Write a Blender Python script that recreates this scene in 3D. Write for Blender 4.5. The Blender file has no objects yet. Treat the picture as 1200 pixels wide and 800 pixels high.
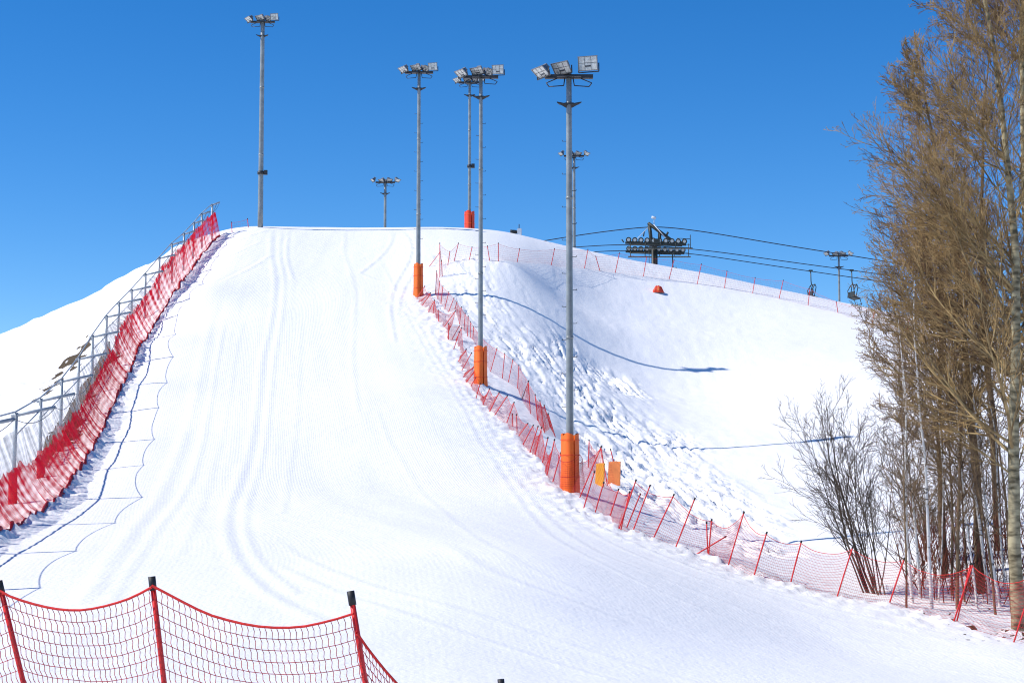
import bpy, math, random
import numpy as np
from mathutils import Vector, Matrix

random.seed(7)
rng = np.random.default_rng(11)
C = bpy.context.scene
COL = C.collection

# ------------------------------------------------------------------ camera
FPX = 2000.0
PITCH = math.radians(4.574)
cam_d = bpy.data.cameras.new('camera'); cam = bpy.data.objects.new('camera', cam_d); COL.objects.link(cam)
cam_d.sensor_width = 36.0; cam_d.lens = 36.0 * FPX / 1200.0
cam_d.clip_start = 0.1; cam_d.clip_end = 6000
cam.location = (0, 0, 0); cam.rotation_euler = (math.pi / 2 + PITCH, 0, 0)
C.camera = cam
cP, sP = math.cos(PITCH), math.sin(PITCH)

def ray(px, py):
    u = (np.asarray(px, float) - 600) / FPX; v = (400 - np.asarray(py, float)) / FPX
    y = cP - v * sP; z = sP + v * cP
    return u / y, z / y            # X per metre of depth, Z per metre of depth

def pt(px, py, D):
    a, b = ray(px, py)
    return np.array([a * D, D, b * D])

# ------------------------------------------------------------------ materials
def mat(name, col, rough=0.6, metal=0.0, var=0.12, scale=6.0, bump=0.0, bscale=40.0, spec=0.5, sss=None):
    m = bpy.data.materials.new(name); m.use_nodes = True
    nt = m.node_tree; N = nt.nodes; L = nt.links
    b = N['Principled BSDF']
    b.inputs['Roughness'].default_value = rough; b.inputs['Metallic'].default_value = metal
    b.inputs['Specular IOR Level'].default_value = spec
    tc = N.new('ShaderNodeTexCoord')
    nz = N.new('ShaderNodeTexNoise'); nz.inputs['Scale'].default_value = scale; nz.inputs['Detail'].default_value = 5
    L.new(tc.outputs['Object'], nz.inputs['Vector'])
    rp = N.new('ShaderNodeValToRGB')
    rp.color_ramp.elements[0].position = 0.3; rp.color_ramp.elements[1].position = 0.7
    lo = tuple(max(0, c * (1 - var)) for c in col); hi = tuple(min(1, c * (1 + var)) for c in col)
    rp.color_ramp.elements[0].color = (*lo, 1); rp.color_ramp.elements[1].color = (*hi, 1)
    L.new(nz.outputs['Fac'], rp.inputs['Fac']); L.new(rp.outputs['Color'], b.inputs['Base Color'])
    if bump:
        n2 = N.new('ShaderNodeTexNoise'); n2.inputs['Scale'].default_value = bscale; n2.inputs['Detail'].default_value = 4
        L.new(tc.outputs['Object'], n2.inputs['Vector'])
        bp = N.new('ShaderNodeBump'); bp.inputs['Strength'].default_value = bump; bp.inputs['Distance'].default_value = 0.02
        L.new(n2.outputs['Fac'], bp.inputs['Height']); L.new(bp.outputs['Normal'], b.inputs['Normal'])
    return m

M = {}
M['steel'] = mat('galvanised_steel', (0.25, 0.275, 0.27), 0.42, 0.12, 0.2, 3, 0.1, 30)
M['steel_dark'] = mat('dark_steel', (0.04, 0.042, 0.045), 0.5, 0.4, 0.3, 5)
M['steel_pale'] = mat('pale_steel', (0.36, 0.40, 0.43), 0.5, 0.2, 0.15, 3)
M['housing'] = mat('lamp_housing', (0.22, 0.22, 0.22), 0.4, 0.4, 0.2, 4)
M['reflector'] = mat('lamp_reflector', (0.62, 0.62, 0.56), 0.3, 0.2, 0.25, 9)
M['pad'] = mat('orange_padding', (0.92, 0.15, 0.008), 0.6, 0, 0.10, 2.5, 0.5, 6)
M['pad_red'] = mat('red_orange_padding', (0.70, 0.05, 0.012), 0.6, 0, 0.10, 2.5, 0.4, 8)
M['pad_yellow'] = mat('yellow_padding', (0.95, 0.42, 0.015), 0.6, 0, 0.10, 2.5, 0.4, 8)
M['pad_tan'] = mat('faded_orange_padding', (0.90, 0.27, 0.07), 0.65, 0, 0.12, 2.5, 0.4, 8)
M['pole_red'] = mat('red_pole_plastic', (0.72, 0.022, 0.018), 0.42, 0, 0.12, 5)
M['cap'] = mat('black_cap', (0.014, 0.014, 0.016), 0.6, 0, 0.3, 20)
M['net_red'] = mat('red_net_cord', (0.52, 0.018, 0.022), 0.7, 0, 0.2, 9)
M['net_dark'] = mat('dark_red_net_cord', (0.30, 0.016, 0.020), 0.7, 0, 0.35, 5)
M['net_mid'] = mat('knotted_red_net_cord', (0.42, 0.016, 0.018), 0.7, 0, 0.35, 9)
M['rope'] = mat('red_rope', (0.68, 0.02, 0.015), 0.75, 0, 0.3, 60)
M['wood'] = mat('weathered_wood', (0.24, 0.17, 0.075), 0.85, 0, 0.35, 6, 0.4, 30)
M['soil'] = mat('dark_soil', (0.05, 0.035, 0.018), 0.95, 0, 0.5, 5, 0.8, 12)
M['lift'] = mat('green_black_lift_paint', (0.038, 0.042, 0.032), 0.5, 0.1, 0.35, 3)
M['wheel'] = mat('pale_wheel', (0.62, 0.62, 0.56), 0.5, 0, 0.1, 5)
M['cable'] = mat('cable_steel', (0.03, 0.04, 0.06), 0.5, 0.3, 0.2, 3)
M['white'] = mat('white_paint', (0.7, 0.72, 0.74), 0.5, 0, 0.08, 3)
M['glass'] = mat('dark_lens', (0.05, 0.06, 0.07), 0.15, 0, 0.2, 3)

def drape(name, col, lo, hi, sx, sy, grad=0.0, rows=0.3):
    """woven netting seen from afar: cords cover only a share of the sheet, bunched into folds"""
    m = bpy.data.materials.new(name); m.use_nodes = True
    nt = m.node_tree; N = nt.nodes; L = nt.links
    b = N['Principled BSDF']; out = N['Material Output']
    b.inputs['Roughness'].default_value = 0.8
    uv = N.new('ShaderNodeUVMap'); uv.uv_map = 'UVMap'
    mp = N.new('ShaderNodeMapping'); mp.inputs['Scale'].default_value = (sx, sy, 1)
    L.new(uv.outputs['UV'], mp.inputs['Vector'])
    nz = N.new('ShaderNodeTexNoise'); nz.inputs['Scale'].default_value = 1; nz.inputs['Detail'].default_value = 4
    L.new(mp.outputs['Vector'], nz.inputs['Vector'])
    rp = N.new('ShaderNodeValToRGB')
    rp.color_ramp.elements[0].position = 0.38; rp.color_ramp.elements[1].position = 0.62
    rp.color_ramp.elements[0].color = (lo, lo, lo, 1); rp.color_ramp.elements[1].color = (hi, hi, hi, 1)
    L.new(nz.outputs['Fac'], rp.inputs['Fac'])
    # rows of cord
    wv = N.new('ShaderNodeTexWave'); wv.wave_type = 'BANDS'; wv.bands_direction = 'Y'
    wv.inputs['Scale'].default_value = 1.6; wv.inputs['Distortion'].default_value = 2.0; wv.inputs['Detail Scale'].default_value = 1.0
    L.new(uv.outputs['UV'], wv.inputs['Vector'])
    ml = N.new('ShaderNodeMath'); ml.operation = 'MULTIPLY_ADD'; ml.inputs[1].default_value = rows; ml.inputs[2].default_value = -rows / 2
    L.new(wv.outputs['Fac'], ml.inputs[0])
    ad = N.new('ShaderNodeMath'); ad.operation = 'ADD'; ad.use_clamp = True
    L.new(rp.outputs['Color'], ad.inputs[0]); L.new(ml.outputs[0], ad.inputs[1])
    sp = N.new('ShaderNodeSeparateXYZ'); L.new(uv.outputs['UV'], sp.inputs[0])
    gm = N.new('ShaderNodeMath'); gm.operation = 'MULTIPLY_ADD'; gm.inputs[1].default_value = grad; gm.inputs[2].default_value = -0.5 * grad; L.new(sp.outputs[1], gm.inputs[0])
    g2 = N.new('ShaderNodeMath'); g2.operation = 'ADD'; g2.use_clamp = True; L.new(ad.outputs[0], g2.inputs[0]); L.new(gm.outputs[0], g2.inputs[1]); ad = g2
    cr = N.new('ShaderNodeMixRGB'); cr.inputs[1].default_value = (*[c * 0.75 for c in col], 1); cr.inputs[2].default_value = (*[min(1, c * 1.15) for c in col], 1)
    n3 = N.new('ShaderNodeTexNoise'); n3.inputs['Scale'].default_value = 3; L.new(mp.outputs['Vector'], n3.inputs['Vector'])
    L.new(n3.outputs['Fac'], cr.inputs[0]); L.new(cr.outputs[0], b.inputs['Base Color'])
    tl = N.new('ShaderNodeBsdfTranslucent'); L.new(cr.outputs[0], tl.inputs['Color'])
    mx0 = N.new('ShaderNodeMixShader'); mx0.inputs[0].default_value = 0.35
    L.new(b.outputs[0], mx0.inputs[1]); L.new(tl.outputs[0], mx0.inputs[2])
    tr = N.new('ShaderNodeBsdfTransparent')
    mx = N.new('ShaderNodeMixShader')
    L.new(ad.outputs[0], mx.inputs[0]); L.new(tr.outputs[0], mx.inputs[1]); L.new(mx0.outputs[0], mx.inputs[2])
    L.new(mx.outputs[0], out.inputs['Surface'])
    return m
M['drape_red'] = drape('red_draped_net', (0.90, 0.007, 0.028), 0.36, 0.95, 2.6, 0.10, 0.55, 0.25)
M['drape_grey'] = drape('grey_draped_net', (0.46, 0.45, 0.43), 0.10, 0.80, 2.4, 0.2, 0.0, 0.15)
M['net_haze'] = drape('fine_distant_net', (0.50, 0.10, 0.22), 0.10, 0.22, 0.6, 0.6)

def bark(name, col, dark, marks=0.0, zs=0.6):
    m = bpy.data.materials.new(name); m.use_nodes = True
    nt = m.node_tree; N = nt.nodes; L = nt.links; b = N['Principled BSDF']
    b.inputs['Roughness'].default_value = 0.85; b.inputs['Specular IOR Level'].default_value = 0.2
    tc = N.new('ShaderNodeTexCoord'); mp = N.new('ShaderNodeMapping')
    mp.inputs['Scale'].default_value = (1, 1, 4 if marks else zs)
    L.new(tc.outputs['Object'], mp.inputs['Vector'])
    nz = N.new('ShaderNodeTexNoise'); nz.inputs['Scale'].default_value = 2.5; nz.inputs['Detail'].default_value = 6
    L.new(mp.outputs['Vector'], nz.inputs['Vector'])
    rp = N.new('ShaderNodeValToRGB')
    rp.color_ramp.elements[0].position = 0.36 if marks else 0.36; rp.color_ramp.elements[1].position = 0.42 if marks else 0.62
    rp.color_ramp.elements[0].color = (*dark, 1); rp.color_ramp.elements[1].color = (*col, 1)
    L.new(nz.outputs['Fac'], rp.inputs['Fac']); L.new(rp.outputs['Color'], b.inputs['Base Color'])
    return m
M['bark_pale'] = bark('pale_green_bark', (0.44, 0.37, 0.22), (0.10, 0.08, 0.045), zs=2.6)
M['bark_ochre'] = bark('ochre_branch_bark', (0.44, 0.31, 0.14), (0.15, 0.10, 0.05))
M['bark_twig'] = bark('brown_twig_bark', (0.44, 0.285, 0.115), (0.10, 0.06, 0.03))
M['bark_plum'] = bark('purple_brown_twig_bark', (0.30, 0.18, 0.09), (0.07, 0.042, 0.03))
M['bark_dark'] = bark('dark_shrub_bark', (0.15, 0.11, 0.075), (0.05, 0.038, 0.03))
M['bark_birch'] = bark('white_birch_bark', (0.72, 0.69, 0.64), (0.07, 0.06, 0.05), 1)
M['bark_brown'] = bark('brown_trunk_bark', (0.27, 0.18, 0.10), (0.08, 0.052, 0.034))
M['bark_red'] = bark('red_brown_stem_bark', (0.24, 0.07, 0.04), (0.07, 0.025, 0.02))

# ------------------------------------------------------------------ object helpers
def empty(name, loc, label, cat, group=None, rz=0):
    o = bpy.data.objects.new(name, None); COL.objects.link(o)
    o.location = tuple(loc); o.rotation_euler = (0, 0, rz); o.empty_display_size = 0.2
    tag(o, label, cat, group); return o

def tag(o, label, cat, group=None, kind=None):
    if label: o['label'] = label
    if cat: o['category'] = cat
    if group: o['group'] = group
    if kind: o['kind'] = kind
    return o

class MB:
    """collects shapes in world coordinates, links them as one mesh object"""
    def __init__(s): s.v = []; s.f = []; s.n = 0; s.sm = []; s.uv = None
    def add(s, v, f, smooth=True):
        v = np.asarray(v, float).reshape(-1, 3); f = np.asarray(f, np.int64)
        s.v.append(v); s.f.append(f + s.n); s.sm.append(smooth); s.n += len(v)
    def tubes(s, P, R, sides=3, cap=False):
        """P (n,k,3) polylines, R (n,k) radii"""
        P = np.asarray(P, float)
        if P.ndim == 2: P = P[None]
        n, k, _ = P.shape
        R = np.broadcast_to(np.asarray(R, float), (n, k))
        T = np.empty_like(P); T[:, 1:-1] = P[:, 2:] - P[:, :-2]; T[:, 0] = P[:, 1] - P[:, 0]; T[:, -1] = P[:, -1] - P[:, -2]
        T /= np.linalg.norm(T, axis=2, keepdims=True) + 1e-12
        mean = T.mean(1, keepdims=True)
        ref = np.where(np.abs(mean[..., 2:3]) > 0.8, np.array([0., 1., 0.]), np.array([0., 0., 1.]))
        A = np.cross(T, ref); A /= np.linalg.norm(A, axis=2, keepdims=True) + 1e-9
        B = np.cross(T, A)
        ang = np.arange(sides) * 2 * math.pi / sides
        V = P[:, :, None, :] + R[:, :, None, None] * (A[:, :, None, :] * np.cos(ang)[None, None, :, None] + B[:, :, None, :] * np.sin(ang)[None, None, :, None])
        idx = np.arange(n * k * sides).reshape(n, k, sides)
        a = idx[:, :-1]; b = idx[:, 1:]
        F = np.stack([a, np.roll(a, -1, 2), np.roll(b, -1, 2), b], -1).reshape(-1, 4)
        s.add(V.reshape(-1, 3), F)
        if cap:
            base = s.n - n * k * sides
            for e in (0, k - 1):
                for i in range(n):
                    q = base + idx[i, e]
                    c = len(s.v); cpt = P[i, e]; s.v.append(cpt[None]); ci = s.n; s.n += 1
                    tri = np.stack([q, np.roll(q, -1), np.full(sides, ci), np.full(sides, ci)], -1)
                    s.f.append(tri[:, :3] if e else tri[:, [1, 0, 2]]); s.sm.append(False)
        return s
    def box(s, c, size, rot=None, bev=0.0):
        h = np.array(size, float) / 2
        if bev <= 0:
            v = np.array([[x, y, z] for x in (-1, 1) for y in (-1, 1) for z in (-1, 1)], float) * h
            f = [[0, 1, 3, 2], [4, 6, 7, 5], [0, 4, 5, 1], [2, 3, 7, 6], [0, 2, 6, 4], [1, 5, 7, 3]]
        else:
            import bmesh
            bm = bmesh.new(); bmesh.ops.create_cube(bm, size=1)
            for q in bm.verts: q.co = Vector((q.co.x * 2 * h[0], q.co.y * 2 * h[1], q.co.z * 2 * h[2]))
            bmesh.ops.bevel(bm, geom=bm.edges[:], offset=bev, segments=2, affect='EDGES')
            bmesh.ops.triangulate(bm, faces=bm.faces[:])
            bm.verts.ensure_lookup_table()
            v = np.array([q.co[:] for q in bm.verts]); f = [[q.index for q in ff.verts] for ff in bm.faces]; bm.free()
        if rot is not None: v = v @ np.array(rot).T
        s.add(v + np.array(c), f, False); return s
    def build(s, name, m, parent=None, uv=None, origin=None):
        me = bpy.data.meshes.new(name)
        V = np.concatenate(s.v)
        off = np.zeros(3)
        if parent is not None: off = np.array(wloc(parent))
        elif origin is not None: off = np.array(origin, float)
        V = V - off
        counts = []; loops = []; sm = []
        for f, q in zip(s.f, s.sm):
            counts.append(np.full(len(f), f.shape[1])); loops.append(f.reshape(-1)); sm.append(np.full(len(f), q))
        counts = np.concatenate(counts); loops = np.concatenate(loops); sm = np.concatenate(sm)
        me.vertices.add(len(V)); me.vertices.foreach_set('co', V.astype(np.float32).reshape(-1))
        me.loops.add(len(loops)); me.loops.foreach_set('vertex_index', loops.astype(np.int32))
        me.polygons.add(len(counts))
        st = np.concatenate([[0], np.cumsum(counts)[:-1]])
        me.polygons.foreach_set('loop_start', st.astype(np.int32))
        me.polygons.foreach_set('use_smooth', sm)
        if uv is not None:
            l = me.uv_layers.new(name='UVMap'); l.data.foreach_set('uv', np.asarray(uv, np.float32)[loops].reshape(-1))
        me.update(calc_edges=True); me.validate()
        me.materials.append(m)
        o = bpy.data.objects.new(name, me); COL.objects.link(o)
        if parent is not None: o.parent = parent
        elif origin is not None: o.location = tuple(off)
        return o

def wloc(o):
    """world location of an unrotated chain"""
    p = Vector(o.location)
    while o.parent is not None:
        o = o.parent; p = p + Vector(o.location)
    return tuple(p)

def sheet(P):
    """grid (a,b,3) -> verts, faces"""
    a, b, _ = P.shape
    i = np.arange(a * b).reshape(a, b)
    F = np.stack([i[:-1, :-1], i[1:, :-1], i[1:, 1:], i[:-1, 1:]], -1).reshape(-1, 4)
    return P.reshape(-1, 3), F

def rotm(rx, ry, rz):
    from mathutils import Euler
    return np.array(Euler((rx, ry, rz)).to_matrix())

# ------------------------------------------------------------------ noise
_lat = rng.random((256, 256))
def vnoise(x, y):
    x = np.asarray(x, float); y = np.asarray(y, float)
    xi = np.floor(x).astype(int); yi = np.floor(y).astype(int); fx = x - xi; fy = y - yi
    fx = fx * fx * (3 - 2 * fx); fy = fy * fy * (3 - 2 * fy)
    g = lambda a, b: _lat[a & 255, b & 255]
    return ((g(xi, yi) * (1 - fx) + g(xi + 1, yi) * fx) * (1 - fy) + (g(xi, yi + 1) * (1 - fx) + g(xi + 1, yi + 1) * fx) * fy) * 2 - 1
def fbm(x, y, o=4):
    s = 0; a = 1.0
    for i in range(o):
        s = s + a * vnoise(x + 17.3 * i, y - 9.1 * i); x = x * 2.03; y = y * 2.03; a *= 0.5
    return s

# ------------------------------------------------------------------ terrain from surveyed points
CT = [  # image point and its distance
 # piste centre line and sides
 (400,800,26),(600,800,27),(200,800,26),(800,800,30.5),(1000,800,34),(1200,800,38),
 (400,700,36),(200,700,36),(0,720,34.5),(600,700,36.5),(600,650,44),(400,650,44),(200,650,43.5),(60,650,43.5),
 (800,740,38),(1000,765,41.5),(1190,765,42.5),
 (400,600,54),(250,600,54),(120,610,52),(500,600,54),
 (667,577,62),(500,575,61),(300,560,63),(150,555,64),
 (450,520,72),(250,520,72),(130,520,72.5),(560,500,76.5),
 (563,452,87),(400,450,87),(250,452,87),(160,452,86.5),
 (400,400,97),(250,400,97),(190,400,97),(525,400,97),
 (490,346,108),(400,345,108),(300,345,108),(225,342,108),
 (440,302,117),(330,300,117),(262,300,117),
 (400,268,126),(300,266,125),(480,268,126),(550,268,127),(330,267,126),
 (255,276,123),
 # right edge under the fence
 (600,492,79),(640,545,68.5),(700,600,58.5),(735,622,55.5),(800,645,53.5),(855,665,52),(925,688,50),(980,700,49),(1050,714,48),(1120,732,46.5),(1190,743,45.5),
 # bank and gully on the right
 (506,322,112.5),(545,300,116),(600,310,114),(620,345,111),(600,372,105),(650,396,105),(675,416,105.5),(704,437,105.5),(740,446,106),(770,449,107),(825,446,108),(660,350,116),(700,380,113),(740,400,112.5),(645,318,119),(780,400,114),
 (640,440,95),(690,470,94),(760,500,93),(690,518,84),(740,545,82),(800,560,80),(735,575,71),(790,600,69),(850,620,66),(900,640,62),
 (900,540,84),(1000,450,101),(1000,550,80),(950,620,66),(1100,560,76),(1100,640,58),(1190,650,55),(1010,690,52.5),(1100,700,51),(1190,712,49.5),
 (900,420,111),(1100,440,103),(1200,470,95),
 # right skyline
 (600,273,129),(650,285,131),(700,296,133),(760,308,134),(820,319,134),(900,337,132),(1000,358,129),(1100,382,124),(1200,408,118),
 (700,340,121.5),(860,370,122),(600,290,121),
 # left hill
 (0,392,130),(50,371,130),(110,344,130),(150,325,131),(178,310,131),(215,287,129),
 (0,450,110),(60,420,108),(0,520,80),(60,470,89),(120,372,120),(20,560,67),(90,430,104),(170,330,123),
]
cp = np.array([pt(*c) for c in CT])
extra = np.array([(-2,0,-1.75),(-1,12,-2.55),(2,12,-2.6),(-6,12,-2.5),(6,12,-2.7),(-2,18,-2.85),(6,18,-3.1),(-8,20,-2.9),(-20,12,-2.6),(15,20,-4.2),(25,30,-5.5),(40,45,-6),
 (-25,30,-2.8),(-40,50,-3),(-50,80,-1),(-45,110,5),(-55,130,6),(40,70,-3.5),(50,95,1),(45,115,6),(60,120,4),
 (-60,170,0),(-40,170,4),(-20,165,9),(0,162,11.5),(15,168,9),(35,168,5),(60,165,0),(0,200,2),(-60,200,-5),(60,200,-5),(-4,138,18.4),(5,145,16),(0,-15,-2),(-30,-15,-3),(30,-15,-3.5),(70,50,-6),(-70,50,-5),(-75,110,-2),(75,110,-3)], float)
ctl = np.vstack([cp, extra])
_S = 50.0
def _phi(r2): return 0.5 * r2 * np.log(r2 + 1e-12)
def _fit():
    p = ctl[:, :2] / _S; n = len(p)
    d2 = ((p[:, None] - p[None]) ** 2).sum(-1)
    K = _phi(d2) + np.eye(n) * 1e-5
    Pm = np.hstack([np.ones((n, 1)), p])
    A = np.block([[K, Pm], [Pm.T, np.zeros((3, 3))]])
    return np.linalg.solve(A, np.concatenate([ctl[:, 2], np.zeros(3)]))
_W = _fit()
def base_h(X, Y):
    X = np.asarray(X, float); Y = np.asarray(Y, float); sh = X.shape
    q = np.stack([X.ravel(), Y.ravel()], -1) / _S; out = np.empty(len(q)); p = ctl[:, :2] / _S
    for i in range(0, len(q), 40000):
        a = q[i:i + 40000]; d2 = ((a[:, None] - p[None]) ** 2).sum(-1)
        out[i:i + 40000] = _phi(d2) @ _W[:-3] + _W[-3] + a @ _W[-2:]
    return out.reshape(sh)

def ground(px, py, fn=None, lo=8.0, hi=175.0):
    """where the sight line meets the snow"""
    a, b = ray(px, py); D = np.linspace(lo, hi, 700); z = base_h(a * D, D)
    below = b * D <= z
    i = int(np.argmax(below)) if below.any() else None
    if i is None or i == 0: return None
    d0, d1 = D[i - 1], D[i]
    for _ in range(14):
        m = (d0 + d1) / 2
        if b * m <= base_h(np.array([a * m]), np.array([m]))[0]: d1 = m
        else: d0 = m
    return np.array([a * d1, d1, b * d1])

def gpoly(pts):
    out = []
    for p in pts:
        g = ground(*p)
        if g is not None: out.append(g)
    return np.array(out)

def resample(P, step):
    P = np.asarray(P); d = np.concatenate([[0], np.cumsum(np.linalg.norm(np.diff(P, axis=0), axis=1))])
    n = max(2, int(d[-1] / step) + 1); t = np.linspace(0, d[-1], n)
    return np.stack([np.interp(t, d, P[:, i]) for i in range(P.shape[1])], -1)

def smooth_poly(P, step=1.0, it=6):
    Q = resample(P, step)
    for _ in range(it):
        Q[1:-1] = 0.25 * Q[:-2] + 0.5 * Q[1:-1] + 0.25 * Q[2:]
    return Q

def seg_dist(X, Y, P):
    """distance to polyline and arc position"""
    best = np.full(X.shape, 1e9); arc = np.zeros(X.shape); side = np.zeros(X.shape); s0 = 0.0
    for a, b in zip(P[:-1], P[1:]):
        dx, dy = b[0] - a[0], b[1] - a[1]; L2 = dx * dx + dy * dy + 1e-12; L = math.sqrt(L2)
        t = np.clip(((X - a[0]) * dx + (Y - a[1]) * dy) / L2, 0, 1)
        ex = X - a[0] - t * dx; ey = Y - a[1] - t * dy; d = np.hypot(ex, ey)
        m = d < best; best = np.where(m, d, best); arc = np.where(m, s0 + t * L, arc); side = np.where(m, (dx * ey - dy * ex) / L, side); s0 += L
    return best, arc, side

def in_poly(X, Y, P):
    c = np.zeros(X.shape, bool); n = len(P)
    for i in range(n):
        x1, y1 = P[i][:2]; x2, y2 = P[(i + 1) % n][:2]
        cond = ((y1 > Y) != (y2 > Y)) & (X < (x2 - x1) * (Y - y1) / (y2 - y1 + 1e-12) + x1)
        c ^= cond
    return c

HEM = [(-330,800),(-210,745),(-115,695),(-40,652),(21,618),(67,588),(93,554),(112,521),(127,487),(143,454),(156,427),(168,402),(180,382),(193,363),(209,340),(220,322),(236,300),(252,281),(263,274)]
hem = gpoly(HEM)
EDGE = [(493,342),(520,385),(545,430),(575,470),(605,515),(640,560),(670,585),(700,605),(735,623),(800,645),(855,665),(925,688),(980,700),(1050,714),(1120,732),(1190,743)]
edge = gpoly(EDGE)
ROUGH = [(515,300),(565,305),(610,325),(640,355),(672,405),(735,445),(790,500),(850,560),(905,605),(930,650),(870,650),(800,612),(742,585),(706,560),(672,515),(640,470),(600,428),(560,395),(530,350),(508,325)]
rough = gpoly(ROUGH)

TRACKS = [ # (points, width, height)
 ([(318,270),(316,298),(322,325),(318,370),(306,420),(296,500),(286,545),(266,590),(262,625),(276,662),(312,700),(360,720)],0.16,0.05),
 ([(330,272),(326,298),(333,325),(330,370),(320,420),(312,500),(303,545),(286,590),(284,625),(300,660),(340,690)],0.12,0.035),
 ([(338,272),(334,298),(342,325)],0.10,0.05),
 ([(404,270),(402,298),(411,318),(416,345),(414,380),(412,420),(418,480)],0.12,0.03),
 ([(460,272),(458,290),(440,305),(424,318)],0.12,0.055),
 ([(472,272),(484,290),(478,308),(462,330),(455,360),(462,400)],0.12,0.055),
 ([(484,278),(492,300),(486,318),(470,338),(466,365)],0.10,0.045),
 ([(418,318),(440,330),(455,335),(480,328)],0.12,0.05),
 ([(240,300),(262,290),(285,282),(305,272)],0.14,0.07),
 ([(250,308),(275,298),(300,285)],0.12,0.05),
 ([(262,330),(280,320),(300,312),(312,302)],0.14,0.06),
 ([(322,318),(370,317),(410,318)],0.15,0.05),
 ([(335,300),(380,305),(420,302)],0.10,0.03),
 ([(282,380),(272,430),(262,500),(250,540),(232,600),(210,650)],0.08,0.02),
 ([(262,380),(252,430),(240,500),(224,560),(190,610),(150,670),(130,700)],0.10,0.04),
 ([(250,360),(240,420),(228,480),(212,530),(190,580),(160,615),(140,650),(112,690)],0.22,0.032),
 ([(244,372),(232,430),(220,490),(200,545),(176,590),(150,622),(122,660),(95,700)],0.18,0.028),
 ([(352,380),(350,430),(346,500),(336,560),(330,600)],0.06,0.02),
 ([(445,305),(470,350),(500,400),(532,450),(566,510),(606,565),(650,615),(720,660),(850,712),(1040,755),(1190,775)],0.08,0.03),
 ([(462,345),(492,400),(524,450),(556,510),(594,568),(640,625),(720,676),(850,728),(1040,775),(1190,798)],0.08,0.03),
 ([(480,345),(508,395),(540,445),(574,505),(616,558),(660,604),(730,645),(850,694),(980,728),(1120,752)],0.08,0.03),
 ([(440,480),(470,540),(520,600),(590,655),(700,705),(850,755),(1000,790)],0.07,0.02),
 ([(330,640),(380,668),(470,700),(600,735),(740,775),(820,799)],0.10,0.03),
 ([(320,660),(380,690),(470,722),(600,758),(700,790)],0.10,0.035),
 ([(520,640),(560,668),(620,690),(700,715)],0.2,0.03),
 ([(640,560),(662,590),(700,618),(760,645),(850,680),(960,712),(1100,742)],0.14,0.05),
]

def hem_x(y): return np.interp(y, hem[:, 1], hem[:, 0])

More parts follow.
